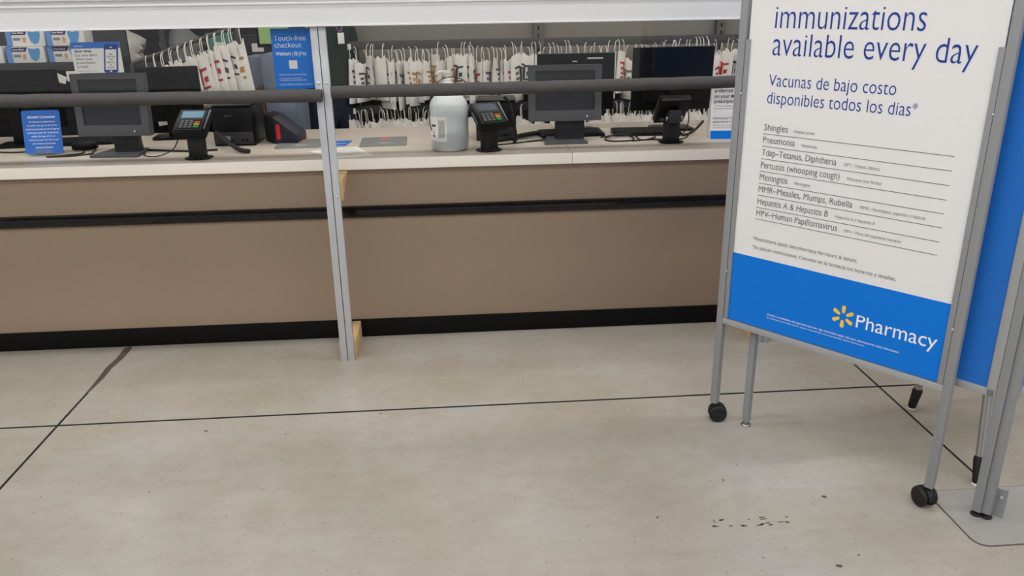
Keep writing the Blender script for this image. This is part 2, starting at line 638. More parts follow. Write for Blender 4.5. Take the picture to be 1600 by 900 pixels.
# ------------------------------------------------------------------ pharmacy counter
CY = 3.815
ctr = thing('pharmacy_counter', 'long taupe pharmacy counter with black bumper rail and black kickboard', 'counter', (0, 0, 0))
box('front_panel', 'taupe', ctr, -4.6, 2.9, CY, CY + 0.04, 0.09, 0.862)
box('cabinet_body', 'shelf_dark', ctr, -4.6, 2.9, CY + 0.04, 4.70, 0.0, 0.862)
kick = box('kickboard', 'black_kick', ctr, -4.6, 2.9, CY - 0.012, CY + 0.04, 0.0, 0.093, 0.002)
for sx in (-3.3, -2.02, -1.27, -0.62, 0.15, 0.95, 1.75):
    MB().lathe([(0.005, 0), (0.005, 0.002), (0.003, 0.003)], 10).xf(Matrix.Translation((sx, CY - 0.012, 0.052)) @ Matrix.Rotation(R(90), 4, 'X')).build('screw', 'joint', kick)
prof = [(CY + 0.001, 0.622), (CY - 0.014, 0.624), (CY - 0.026, 0.634), (CY - 0.031, 0.648), (CY - 0.029, 0.664), (CY - 0.018, 0.676), (CY + 0.001, 0.680)]
MB().prism(prof, -4.6, 2.9, 'x').build('bumper_rail', 'black_gloss', ctr)

wt = thing('counter_worktop', 'cream woodgrain worktop on the pharmacy counter with a lighter front edge', 'worktop', (0, 0, 0))
for x0, x1 in ((-4.6, 0.555), (0.5565, 2.9)):
    box('top_board', 'worktop', wt, x0, x1, 3.787, 4.725, 0.862, 0.915, 0.003)
    box('front_edge', 'worktop_edge', wt, x0, x1, 3.779, 3.787, 0.862, 0.9135, 0.003)

# ------------------------------------------------------------------ shield: beam, posts, foam rails, panes
beam = thing('shield_beam', 'wide white painted metal beam with a grooved ledge across the top of the shield', 'beam', (0, 0, 0))
box('face', 'white_paint', beam, -3.2, 2.3, 3.500, 3.505, 1.517, 1.600)
box('core', 'grey_groove', beam, -3.2, 2.3, 3.505, 3.60, 1.521, 1.86)
box('lower_lip', 'white_paint', beam, -3.2, 2.3, 3.494, 3.520, 1.513, 1.519, 0.0015)
box('ledge', 'white_paint', beam, -3.2, 2.3, 3.495, 3.505, 1.600, 1.6085, 0.002)
box('groove', 'grey_groove', beam, -3.2, 2.3, 3.500, 3.505, 1.6085, 1.624)
box('upper_face', 'white_paint', beam, -3.2, 2.3, 3.497, 3.505, 1.624, 1.86, 0.002)


def shield_post(xc, label):
    t = thing('shield_post', label, 'post', (xc, 3.532, 0), 0)
    box('flange', 'alu', t, -0.0315, -0.0015, -0.012, 0.012, 0.0, 1.517, 0.0015)
    box('flange', 'alu', t, 0.0015, 0.0315, -0.010, 0.014, 0.0, 1.517, 0.0015)
    box('backing_strip', 'alu', t, -0.028, 0.028, 0.012, 0.018, 0.0, 1.517)
    for z in (0.037, 0.795, 1.286):
        for x in (-0.016, 0.017):
            MB().lathe([(0.006, 0), (0.0055, 0.003), (0.002, 0.0045)], 10).xf(Matrix.Translation((x, -0.0115, z)) @ Matrix.Rotation(R(90), 4, 'X')).build('screw', 'screw', t)
    w = MB().box(0.0, 0.0385, 0.018, 0.272, 0.0, 0.088).build('wood_block', 'wood', t, 0.002)
    w['label'] = 'raw pine block between post foot and counter'
    MB().box(-0.04, -0.002, 0.018, 0.272, 0.0, 0.088).build('wood_block', 'wood', t, 0.002)
    MB().prism([(0.018, 0.860), (0.018, 0.772), (0.06, 0.790), (0.245, 0.860)], -0.018, 0.040, 'x').build('wood_bracket', 'wood', t, 0.002)
    return t


shield_post(-0.5465, 'aluminium shield post screwed to pine blocks, standing clear in front of the counter')
shield_post(1.470, 'aluminium shield post mostly hidden behind the immunizations sign, its foot showing below')
shield_post(-2.56, 'aluminium shield post at the far left end of the shield')


def foam_rail(x0, x1, y, z0, z1, r, label):
    t = thing('foam_rail', label, 'rail', (x0, y, 0), 0)
    n = 40
    pts = [((x1 - x0) * i / n, 0.0015 * math.sin(i * 1.7), z0 + (z1 - z0) * i / n + 0.001 * math.sin(i * 2.3) - 0.003 * math.sin(math.pi * i / n)) for i in range(n + 1)]
    MB().tube(pts, r, 18).build('foam_sleeve', 'foam', t)
    for p, d in ((pts[0], -1), (pts[-1], 1)):
        MB().tube([Vector(p), Vector(p) + Vector((d * 0.0012, 0, 0))], r * 0.45, 14).build('core_tube', 'foam_dark', t)


foam_rail(-3.1, -0.549, 3.492, 1.256, 1.238, 0.0265, 'grey foam padded rail left of the shield post')
foam_rail(-0.512, 2.25, 3.530, 1.246, 1.262, 0.0265, 'grey foam padded rail right of the shield post')


def pane(x0, x1, label):
    o = box('acrylic_pane', 'plexi', None, x0, x1, 3.549, 3.553, 1.235, 1.530)
    tag(o, label, 'pane')


pane(-2.53, -0.578, 'clear acrylic shield pane left of the post')
pane(-0.515, 1.438, 'clear acrylic shield pane right of the post')

# ------------------------------------------------------------------ rolling immunization sign
SA = math.atan2(-0.777, 0.629)
SO = (0.998, 2.805, 0)
sg = thing('rolling_sign', 'white and blue immunizations sign in a grey steel frame on black casters', 'sign', SO, SA)
for nm, s in (('upright', 0.001), ('upright', 0.8275)):
    up = box(nm, 'frame_grey', sg, s - 0.0135, s + 0.0135, -0.0135, 0.0135, 0.078, 1.90, 0.002)
box('bottom_bar', 'frame_light', sg, 0.012, 0.815, -0.012, 0.012, 0.427, 0.450, 0.002)
box('top_bar', 'frame_grey', sg, 0.012, 0.815, -0.012, 0.012, 1.88, 1.90, 0.002)
box('side_channel', 'frame_grey', sg, 0.0165, 0.0330, -0.0125, 0.006, 0.450, 1.470, 0.0015)
box('side_channel', 'frame_grey', sg, 0.7955, 0.8130, -0.0125, 0.006, 0.450, 1.470, 0.0015)
for s in (0.0158, 0.8135):
    for z in (0.640, 1.290):
        MB().lathe([(0.004, 0), (0.004, 0.002), (0.002, 0.003)], 10).xf(Matrix.Translation((s, -0.0135, z)) @ Matrix.Rotation(R(90), 4, 'X')).build('screw', 'screw', sg)
pst = box('poster_board', 'poster_white', sg, 0.0245, 0.8085, -0.006, 0.004, 0.452, 1.878)
bb = box('blue_band', 'blue', sg, 0.0250, 0.8080, -0.0070, -0.0060, 0.4525, 0.7160)
YT = -0.0068
lettering('immunizations', 0.116, 1.507, 'navy_ink', pst, x1=0.594, cap=0.074, y=YT, weight=-0.009)
lettering('available every day', 0.116, 1.421, 'navy_ink', pst, x1=0.743, cap=0.074, y=YT, weight=-0.009)
lettering('Vacunas de bajo costo', 0.113, 1.3215, 'navy_ink', pst, x1=0.537, cap=0.040, y=YT, weight=-0.008)
lettering('disponibles todos los días', 0.113, 1.264, 'navy_ink', pst, x1=0.588, cap=0.040, y=YT, weight=-0.008)
lettering('*', 0.592, 1.270, 'navy_ink', pst, x1=0.606, cap=0.034, y=YT)
rows = [('Shingles', 0.200, 'Herpes zóster', 0.222, 0.297), ('Pneumonia', 0.230, 'Neumonía', 0.255, 0.309),
        ('Tdap–Tetanus, Diphtheria', 0.381, 'DPT - Tétano, difteria', 0.407, 0.522),
        ('Pertussis (whooping cough)', 0.397, 'Pertussis (tos ferina)', 0.423, 0.533),
        ('Meningitis', 0.218, 'Meningitis', 0.244, 0.300),
        ('MMR–Measles, Mumps, Rubella', 0.451, 'MMR - Sarampión, paperas y rubéola', 0.477, 0.679),
        ('Hepatitis A & Hepatitis B', 0.374, 'Hepatitis A y hepatitis B', 0.399, 0.531),
        ('HPV–Human Papillomavirus', 0.411, 'HPV - Virus del papiloma humano', 0.435, 0.619)]
lz = [1.161, 1.118, 1.0745, 1.0305, 0.988, 0.945, 0.9005, 0.8585]
for (a, ax, b, b0, b1), z in zip(rows, lz):
    lettering(a, 0.112, z + 0.0125, 'grey_ink', pst, x1=ax, cap=0.0220, y=YT, weight=0.0)
    lettering(b, b0, z + 0.0145, 'light_ink', pst, x1=b1, cap=0.0105, y=YT)
    box('ruled_line', 'grey_ink', pst, 0.110, 0.730, YT, -0.0060, z - 0.0009, z + 0.0009)
lettering('*Restrictions apply. See pharmacy for hours & details.', 0.107, 0.780, 'grey_ink', pst, x1=0.493, cap=0.0125, y=YT, weight=0.0)
lettering('*Se aplican restricciones. Consulte en la farmacia los horarios y detalles.', 0.107, 0.748, 'grey_ink', pst, x1=0.622, cap=0.0125, y=YT, weight=0.0)
YB = -0.0078
spark(0.470, 0.583, 0.040, 0.013, 0.0115, 'yellow', bb, YB)
lettering('Pharmacy', 0.517, 0.559, 'white_ink', bb, x1=0.775, cap=0.046, y=YB, weight=0.0)
lettering('†Subject to availability and applicable state law. Age restrictions apply. Ask your pharmacist for more information.', 0.193, 0.5105, 'white_ink', bb, x1=0.668, cap=0.0075, y=YB)
lettering('Flu, pneumonia and shingles vaccines. Sujeto a disponibilidad y ley estatal aplicable. Aplican restricciones.', 0.193, 0.4995, 'white_ink', bb, x1=0.555, cap=0.0045, y=YB)


def caster(parent, x, rot):
    c = MB().tube([(x, 0, 0.058), (x, 0, 0.085)], 0.006, 10).build('caster_stem', 'rubber', parent)
    m_ = Matrix.Translation((x, 0, 0)) @ Matrix.Rotation(rot, 4, 'Z')
    h = MB()
    poly = [(-0.037, 0.034), (-0.030, 0.024), (0.0, 0.030), (0.034, 0.026)]
    arc = [(0.014 + 0.037 * math.cos(R(a)), 0.034 + 0.036 * math.sin(R(a))) for a in range(0, 181, 20)]
    h.prism([(-0.023, 0.030)] + [(0.051, 0.030)] + arc, -0.011, 0.011, 'y')
    h.xf(m_)
    ho = h.build('caster_hood', 'rubber', parent, 0.002)
    for s in (-1, 1):
        w = MB().lathe([(0.020, -0.008), (0.030, -0.008), (0.0345, -0.004), (0.0345, 0.004), (0.030, 0.008), (0.020, 0.008)], 20)
        w.xf(m_ @ Matrix.Translation((0.014, s * 0.0195, 0.0345)) @ Matrix.Rotation(R(90), 4, 'X'))
        w.build('caster_wheel', 'rubber', parent)


caster(sg, 0.001, R(40))
caster(sg, 0.8275, R(150))

# ------------------------------------------------------------------ blue privacy screen behind the sign
ps = thing('privacy_screen', 'blue privacy screen panel in a grey frame standing right behind the rolling sign', 'screen', SO, SA)
y0 = 0.066
pan = MB().prism(rrect(0.0, 0.925, 0.455, 1.545, 0.03, 5, (0, 0, 1, 0)), y0 - 0.006, y0 + 0.006, 'y').build('panel', 'screen_blue', ps)
box('frame_bar', 'frame_light', ps, -0.012, 0.943, y0 - 0.011, y0 + 0.011, 0.430, 0.455, 0.002)
box('frame_bar', 'frame_light', ps, 0.918, 0.946, y0 - 0.011, y0 + 0.011, 0.430, 1.85, 0.002)
MB().tube(catmull([(-0.008, y0, 0.45), (-0.008, y0, 1.0), (-0.008, y0, 1.515), (0.002, y0, 1.543), (0.03, y0, 1.552), (0.5, y0, 1.552), (0.92, y0, 1.552)]), 0.008, 8).build('edge_tube', 'frame_light', ps)
box('panel', 'screen_blue', ps, 0.3, 0.92, y0 - 0.004, y0 + 0.004, 1.55, 1.84)
box('leg', 'frame_grey', ps, 0.1175 - 0.0125, 0.1175 + 0.0125, y0 - 0.026, y0 - 0.001, 0.022, 0.432, 0.002)
box('leg_bracket', 'frame_grey', ps, 0.098, 0.150, y0 - 0.030, y0 - 0.012, 0.425, 0.462, 0.002)
MB().lathe([(0.019, 0.0), (0.020, 0.004), (0.017, 0.008), (0.007, 0.010), (0.006, 0.024)], 16, (0.1175, y0 - 0.013, 0)).build('levelling_foot', 'chrome', ps)
box('post', 'frame_grey', ps, 0.947, 0.9735, y0 - 0.014, y0 + 0.016, 0.022, 1.95, 0.002)
box('post', 'frame_grey', ps, 0.9740, 0.999, y0 - 0.006, y0 + 0.024, 0.022, 1.95, 0.002)
MB().lathe([(0.017, 0.0035), (0.018, 0.008), (0.012, 0.012), (0.006, 0.014), (0.006, 0.024)], 16, (0.960, y0 + 0.002, 0)).build('levelling_foot', 'rubber', ps)
MB().lathe([(0.017, 0.0035), (0.018, 0.008), (0.012, 0.012), (0.006, 0.014), (0.006, 0.024)], 16, (0.987, y0 + 0.010, 0)).build('levelling_foot', 'rubber', ps)

p2 = thing('privacy_screen', 'second blue privacy screen panel at the right edge, turned away behind the double post', 'screen', SO, SA)
XB = 0.988
box('frame_bar', 'frame_light', p2, XB - 0.011, XB + 0.011, y0 + 0.045, y0 + 1.0, 0.430, 0.455, 0.002)
box('frame_bar', 'frame_grey', p2, XB - 0.011, XB + 0.011, y0 + 0.026, y0 + 0.045, 0.430, 1.90, 0.002)
box('frame_bar', 'frame_grey', p2, XB - 0.011, XB + 0.011, y0 + 1.0, y0 + 1.022, 0.022, 1.90, 0.002)
box('panel', 'screen_blue', p2, XB - 0.005, XB + 0.005, y0 + 0.045, y0 + 1.0, 0.455, 1.88)
MB().lathe([(0.014, 0.0), (0.014, 0.008), (0.006, 0.012), (0.006, 0.024)], 12, (XB, y0 + 1.011, 0)).build('levelling_foot', 'rubber', p2)

bp_ = thing('base_plate', 'flat grey steel plate with rounded corners lying under the screen post', 'plate', (0, 0, 0))
MB().prism(rrect(1.562, 2.25, 1.945, 2.245, 0.045, 6), 0.0, 0.0015).build('rim', 'plate_edge', bp_)
MB().prism(rrect(1.566, 2.246, 1.949, 2.241, 0.042, 6), 0.0, 0.0030).build('plate', 'plate', bp_)
c_ = MB()
c_.box(-0.016, 0.016, -0.003, 0.0, 0.003, 0.105).box(-0.016, -0.013, 0.0, 0.026, 0.003, 0.105).box(0.013, 0.016, 0.0, 0.026, 0.003, 0.105)
c_.xf(Matrix.Translation((1.718, 2.088, 0)) @ Matrix.Rotation(SA + R(10), 4, 'Z'))
br = c_.build('socket_bracket', 'frame_grey', bp_)
MB().lathe([(0.006, 0), (0.006, 0.003), (0.003, 0.005)], 10).xf(Matrix.Translation((1.718, 2.088, 0)) @ Matrix.Rotation(SA + R(10), 4, 'Z') @ Matrix.Translation((0, -0.003, 0.075)) @ Matrix.Rotation(R(90), 4, 'X')).build('bolt', 'screw', br)

# tripod easel behind the screen
te = thing('tripod_easel', 'steel tripod easel with black rubber feet standing behind the blue screen', 'easel', (1.9, 2.6, 0))
apex = Vector((0.03, 0.05, 1.25))
for f in ((-0.067, 0.212), (-0.136, -0.332), (0.33, 0.28)):
    a = Vector((f[0], f[1], 0.006))
    d = (apex - a)
    MB().tube([a + d * 0.02, apex + Vector((f[0], f[1], 0)) * 0.08], 0.0145, 14).build('leg', 'chrome', te)
    MB().tube([a, a + d * 0.004, a + d * 0.065, a + d * 0.072], [0.014, 0.016, 0.020, 0.017], 14).build('rubber_foot', 'rubber', te)
    MB().lathe([(0.016, 0.0), (0.017, 0.004), (0.014, 0.007)], 14, (f[0], f[1], 0)).build('foot_cap', 'white_plastic', te)
MB().lathe([(0.035, -0.03), (0.04, 0.0), (0.035, 0.03), (0.012, 0.04), (0.012, 0.35)], 16, tuple(apex)).build('hub', 'black', te)

# ------------------------------------------------------------------ point of sale monitors
ZT = 0.915


def pos_monitor(label, loc, rz, w, h, zc, tilt, sunk, base_w, base_d, neck_w, neck_x=0.0, base_x=0.0):
    t = thing('pos_monitor', label, 'monitor', loc, rz)
    m_ = Matrix.Translation((0, 0, zc)) @ Matrix.Rotation(R(tilt), 4, 'X')
    b = 0.034
    MB().box(-w / 2, w / 2, 0.004, 0.045, -h / 2, h / 2, m_).build('housing', 'pos_grey', t, 0.005)
    bz = MB()
    zb = -h / 2 + 0.052
    for q in ((-w / 2, w / 2, h / 2 - 0.026, h / 2), (-w / 2, w / 2, -h / 2, zb), (-w / 2, -w / 2 + b, zb, h / 2 - 0.026), (w / 2 - b, w / 2, zb, h / 2 - 0.026)):
        bz.box(q[0], q[1], -0.006, 0.006, q[2], q[3], m_)
    bz.build('bezel', 'pos_grey', t)
    MB().box(-w / 2 + b, w / 2 - b, 0.002, 0.005, zb, h / 2 - 0.026, m_).build('screen', 'screen', t)
    MB().box(w / 2 - 0.075, w / 2 - 0.070, -0.0075, -0.006, -h / 2 + 0.018, -h / 2 + 0.026, m_).build('status_light', 'white_ink', t)
    nz = zc - h / 2
    MB().prism([(0.02, 0.012), (0.085, 0.012), (0.075, nz * 0.7), (0.10, nz + 0.10), (0.035, nz + 0.10), (0.015, nz)], neck_x - neck_w / 2, neck_x + neck_w / 2, 'x').build('neck', 'pos_dark', t, 0.004)
    MB().prism([(-base_w / 2 + base_x, -0.06), (base_w / 2 + base_x, -0.06), (base_w / 2 - 0.03 + base_x, base_d - 0.06), (-base_w / 2 + 0.03 + base_x, base_d - 0.06)], 0.0, 0.014).build('base', 'pos_grey', t, 0.003)
    return t


pos_monitor('grey point of sale monitor beside the blue alcohol notice', (-1.632, 4.03, ZT), R(-4), 0.345, 0.292, 0.242, -4, 0, 0.235, 0.20, 0.115, 0.03, 0.0)
pos_monitor('grey point of sale monitor at the centre, next to the sanitizer and card terminal', (0.557, 4.06, ZT), 0, 0.366, 0.272, 0.246, -3, 0, 0.22, 0.19, 0.145, 0.03, 0.0)


def back_monitor(name, label, loc, rz, w, h, zc, tilt=4, note=False):
    t = thing(name, label, 'monitor', loc, rz)
    m_ = Matrix.Translation((0, 0, zc)) @ Matrix.Rotation(R(tilt), 4, 'X')
    MB().box(-w / 2, w / 2, 0.0, 0.022, -h / 2, h / 2, m_).build('rear_shell', 'black', t, 0.005)
    MB().box(-w / 2 + 0.05, w / 2 - 0.05, -0.02, 0.0, -h / 2 + 0.05, h / 2 - 0.08, m_).build('rear_hump', 'black', t, 0.008)
    MB().box(-w / 2 + 0.012, w / 2 - 0.012, 0.022, 0.024, -h / 2 + 0.015, h / 2 - 0.012, m_).build('screen', 'screen', t)
    MB().box(-0.03, 0.03, -0.035, -0.008, 0.012, zc).build('neck', 'black', t, 0.003)
    MB().prism(rrect(-0.11, 0.11, -0.10, 0.08, 0.03), 0.0, 0.012).build('base', 'black', t, 0.002)
    if note:
        MB().box(0.06, 0.145, -0.0012, 0.0, h / 2 - 0.030, h / 2 - 0.022, m_).build('sticker', 'paper', t)
        MB().box(-0.02, 0.005, -0.0012, 0.0, h / 2 - 0.044, h / 2 - 0.038, m_).build('sticker', 'paper', t)
    return t


back_monitor('staff_monitor', 'black staff monitor seen from behind, directly behind the centre grey monitor', (0.664, 4.42, ZT), 0, 0.42, 0.30, 0.262, 3, True)
back_monitor('staff_monitor', 'wide black staff monitor seen from behind, beside the upright info card', (1.195, 4.42, ZT), R(3), 0.452, 0.335, 0.268, 3)
back_monitor('staff_monitor', 'black staff monitor at the far left behind the alcohol notice', (-2.27, 4.42, ZT), R(5), 0.46, 0.30, 0.235, 3)
back_monitor('staff_monitor', 'black staff monitor seen from behind, between the left grey monitor and the printer', (-1.525, 4.56, ZT), R(6), 0.32, 0.29, 0.23, 3)


# ------------------------------------------------------------------ card terminals
def card_terminal(label, loc, rz, lcd, tilt=-48):
    t = thing('card_terminal', label, 'card terminal', loc, rz)
    MB().prism([(-0.034, -0.03), (0.034, -0.03), (0.034, 0.03), (-0.034, 0.03)], 0.006, 0.135).build('stand_post', 'rubber', t, 0.005)
    MB().prism([(-0.058, -0.026), (-0.034, -0.05), (0.034, -0.05), (0.058, -0.026), (0.058, 0.03), (0.034, 0.05), (-0.034, 0.05), (-0.058, 0.03)], 0.0, 0.008).build('base_flange', 'black', t, 0.002)
    for x in (-0.04, -0.014, 0.014, 0.04):
        MB().lathe([(0.005, 0), (0.005, 0.003), (0.002, 0.004)], 8, (x, -0.038, 0.008)).build('bolt', 'pos_grey', t)
    m_ = Matrix.Translation((0, -0.01, 0.165)) @ Matrix.Rotation(R(tilt), 4, 'X') @ Matrix.Scale(0.9, 4)
    # local head: x across, z up its face, front at -y
    MB().box(-0.086, 0.086, -0.018, 0.024, -0.088, 0.092, m_).build('body', 'black', t, 0.008)
    MB().prism([(-0.030, -0.02), (0.030, -0.02), (0.030, 0.05), (-0.030, 0.05)], 0.10, 0.165).build('tilt_bracket', 'pos_dark', t, 0.004)
    fp = MB().box(-0.074, 0.066, -0.021, -0.017, -0.070, 0.082, m_).build('face_plate', 'pos_dark', t, 0.002)
    MB().box(-0.060, 0.052, -0.0225, -0.020, 0.020, 0.070, m_).build('display', lcd, t)
    kb = MB().box(-0.060, 0.052, -0.0225, -0.020, -0.058, 0.006, m_).build('keypad', 'black', t)
    ks = MB()
    for r_ in range(4):
        for c in range(3):
            ks.box(-0.054 + c * 0.024, -0.037 + c * 0.024, -0.0245, -0.0224, -0.054 + r_ * 0.0145, -0.044 + r_ * 0.0145, m_)
    ks.build('keys', 'key', kb)
    for i, (nm, mm) in enumerate((('enter_key', 'green_key'), ('clear_key', 'yellow_key'), ('cancel_key', 'orange_key'))):
        MB().box(0.020, 0.048, -0.0248, -0.0224, (-0.054, -0.034, -0.020)[i], (-0.037, -0.023, -0.009)[i], m_).build(nm, mm, kb)
    MB().tube([m_ @ Vector((0.078, -0.020, -0.06)), m_ @ Vector((0.078, -0.020, 0.08))], 0.004, 8).build('stylus', 'key', t)
    MB().tube([m_ @ Vector((-0.089, -0.004, -0.05)), m_ @ Vector((-0.089, -0.004, 0.03))], 0.003, 6).build('side_clip', 'key', t)
    MB().tube([m_ @ Vector((-0.06, 0.03, -0.05)), m_ @ Vector((0.06, 0.03, -0.05))], 0.008, 8).build('rear_hinge', 'pos_grey', t)
    for s in (-1, 1):
        MB().lathe([(0.012, 0), (0.013, 0.004), (0.010, 0.008)], 12).xf(Matrix.Translation((s * 0.034, 0.03, 0.125)) @ Matrix.Rotation(R(90 * s), 4, 'Y')).build('clamp_knob', 'chrome', t)
    return t


card_terminal('card terminal with a lit blue display beside the receipt printer', (-1.215, 3.895, ZT), R(-6), 'lcd', -56)
card_terminal('card terminal with a dark display next to the sanitizer jug', (0.165, 3.895, ZT), R(22), 'lcd_dim', -54)
card_terminal('card terminal turned away from the camera, cables around its post', (1.083, 3.985, ZT), R(186), 'lcd_dim', -40)

# ------------------------------------------------------------------ receipt printer and others
pt = thing('receipt_printer', 'black receipt printer with a rounded lid right of the lit card terminal', 'printer', (-1.125, 4.22, ZT), R(-2))
MB().prism([(0.0, 0.0), (0.235, 0.0), (0.235, 0.195), (0.05, 0.205), (0.012, 0.20), (0.0, 0.17), (-0.004, 0.078)], -0.103, 0.103, 'x').build('body', 'black', pt, 0.006)
MB().prism([(0.006, 0.198), (0.03, 0.208), (0.225, 0.200), (0.225, 0.205), (0.03, 0.215), (0.0, 0.205)], -0.098, 0.098, 'x').build('lid', 'pos_dark', pt, 0.002)
box('lower_panel', 'pos_dark', pt, -0.098, 0.098, -0.006, 0.0, 0.010, 0.072, 0.002)
for x in (-0.01, 0.045, 0.065):
    box('port', 'black', pt, x - 0.006, x + 0.006, -0.0075, -0.005, 0.024, 0.036)
box('cable_socket', 'key', pt, -0.045, -0.018, -0.0085, -0.005, 0.030, 0.052)
lettering('EPSON', -0.036, 0.150, 'key', pt, x1=0.0, cap=0.007, y=-0.0045)
for x in (-0.09, 0.09):
    box('foot', 'rubber', pt, x - 0.01, x + 0.01, 0.005, 0.03, -0.0, 0.004)

dup(pt, (0.215, 4.17, ZT), R(-4), 'black receipt printer behind the dark card terminal next to the sanitizer jug')

wg = thing('scanner_stand', 'dark navy wedge-shaped box with a red rounded stripe beside the printer', 'device', (-0.928, 4.25, ZT), R(0))
mtx = Matrix.Rotation(R(18), 4, 'Z')
w_ = MB().prism([(0.0, 0.0), (0.115, 0.0), (0.115, 0.045), (0.0, 0.135)], 0.0, 0.16, 'y').xf(Matrix.Rotation(R(-8), 4, 'Z'))
w_.build('case', 'navy_case', wg, 0.003)
w_ = MB().prism([(-0.05, 0.015), (0.0, 0.0), (0.0, 0.135), (-0.05, 0.15)], 0.004, 0.16, 'y').xf(Matrix.Rotation(R(-8), 4, 'Z'))
w_.build('cradle', 'black', wg, 0.004)
MB().prism(rrect(0.012, 0.032, 0.022, 0.100, 0.0098, 6), -0.003, 0.002, 'y').xf(Matrix.Rotation(R(-8), 4, 'Z')).build('stripe', 'red', wg)

# alcohol notice
al = thing('alcohol_notice', 'blue notice about alcohol in a clear stand at the left end of the worktop', 'notice', (-2.012, 4.10, ZT), R(2))
m_ = Matrix.Translation((0, 0, 0.008)) @ Matrix.Rotation(R(-12), 4, 'X')
cd = MB().prism(rrect(-0.092, 0.086, 0.0, 0.208, 0.010), -0.001, 0.001, 'y').xf(m_).build('card', 'blue_soft', al)
txt = [('Alcohol Consumer', 0.170, 0.0125, 0.066, 0.012), ('All customers appearing to', 0.150, 0.008, 0.062, 0), ('be under the age of 40 will be', 0.132, 0.008, 0.070, 0), ('asked to provide proof of age by', 0.1145, 0.008, 0.078, 0),
       ('showing proper ID. Customers', 0.097, 0.008, 0.073, 0), ('under the age of 21 or', 0.0795, 0.008, 0.055, 0), ('without proper ID will not be', 0.062, 0.008, 0.070, 0), ('permitted to purchase', 0.0445, 0.008, 0.054, 0), ('alcohol products.', 0.026, 0.008, 0.042, 0.012)]
for s_, z, cp, hw, wgt in txt:
    lettering(s_, -hw, z, 'white_ink', cd, x1=hw, cap=cp, y=-0.0018, weight=wgt, mtx=m_)
box('foot', 'clear', al, -0.055, 0.05, -0.055, 0.05, 0.0, 0.003)
MB().box(-0.045, 0.035, -0.004, -0.0022, 0.0, 0.02, m_).build('front_clip', 'clear', al)

# sanitizer jug
jg = thing('sanitizer_jug', 'large clear sanitizer jug with a white pump standing on the worktop', 'bottle', (-0.024, 3.962, ZT))
MB().lathe([(0.070, 0.0), (0.084, 0.004), (0.090, 0.014), (0.0915, 0.03), (0.0905, 0.045), (0.0925, 0.05), (0.0925, 0.195), (0.0905, 0.205), (0.0925, 0.212), (0.088, 0.228), (0.066, 0.262), (0.040, 0.280), (0.024, 0.285), (0.024, 0.300)], 40).build('jug', 'bottle', jg)
MB().lathe([(0.068, 0.005), (0.083, 0.012), (0.088, 0.03), (0.089, 0.05), (0.089, 0.196), (0.02, 0.197)], 36).build('gel', 'gel', jg)
MB().lathe([(0.027, 0.292), (0.0275, 0.294), (0.027, 0.318), (0.020, 0.322), (0.018, 0.336), (0.010, 0.340), (0.010, 0.360)], 20).build('pump_collar', 'white_plastic', jg)
MB().tube([(0, 0, 0.02), (0, 0, 0.30)], 0.006, 8).build('dip_tube', 'white_plastic', jg)
MB().prism([(-0.018, -0.011), (0.016, -0.011), (0.018, 0.0), (0.016, 0.011), (-0.018, 0.011)], 0.358, 0.376).build('pump_head', 'white_plastic', jg, 0.004)
MB().tube([(-0.012, 0, 0.368), (-0.035, 0, 0.370), (-0.050, 0, 0.364), (-0.056, 0, 0.356)], [0.007, 0.006, 0.005, 0.0045], 10).build('pump_spout', 'white_plastic', jg)


def curved(name, m, a0, a1, z0, z1, r, parent, n=10):
    mb = MB()
    vs_ = []
    for i in range(n + 1):
        a = R(a0 + (a1 - a0) * i / n)
        for z in (z0, z1):
            vs_.append((r * math.cos(a), r * math.sin(a), z))
    mb.add(vs_, [(2 * i, 2 * i + 2, 2 * i + 3, 2 * i + 1) for i in range(n)])
    return mb.build(name, m, parent)


lb = curved('label', 'white_plastic', 195, 262, 0.052, 0.168, 0.0932, jg, 14)
for i in range(9):
    curved('printed_line', 'light_ink', 236 + i * 2.4, 237.2 + i * 2.4, 0.066 + 0.004 * (i % 3), 0.158 - 0.003 * (i % 4), 0.0936, lb, 1)
curved('printed_line', 'black_ink', 210, 224, 0.074, 0.078, 0.0936, lb, 4)
curved('printed_line', 'black_ink', 216, 219, 0.066, 0.100, 0.0936, lb, 2)
curved('printed_line', 'ink_dark', 208, 226, 0.120, 0.130, 0.0936, lb, 4)
cable('', [(0.09, -0.01, 0.318), (0.06, -0.035, 0.340), (0.01, -0.04, 0.348), (-0.04, -0.045, 0.33), (-0.075, -0.055, 0.28), (-0.092, -0.045, 0.22), (-0.094, -0.035, 0.14), (-0.085, -0.045, 0.10)], 0.0022, 'rubber', jg, 'tether_cord')


# mats and papers on the worktop
def counter_mat(label, cx, cy, w, d, rz):
    t = thing('counter_mat', label, 'mat', (cx, cy, ZT), rz)
    MB().prism(rrect(-w / 2, w / 2, -d / 2, d / 2, 0.02), 0.0, 0.004).build('pad', 'mat_grey', t, 0.001)
    box('red_mark', 'mat_red', t, -0.02, 0.022, 0.05, 0.115, 0.004, 0.0046)
    MB().prism([(-0.03, -0.045), (0.0, -0.055), (0.05, -0.05), (0.0, -0.048)], 0.004, 0.0046).build('arc_mark', 'white_ink', t, smooth=False)
    return t


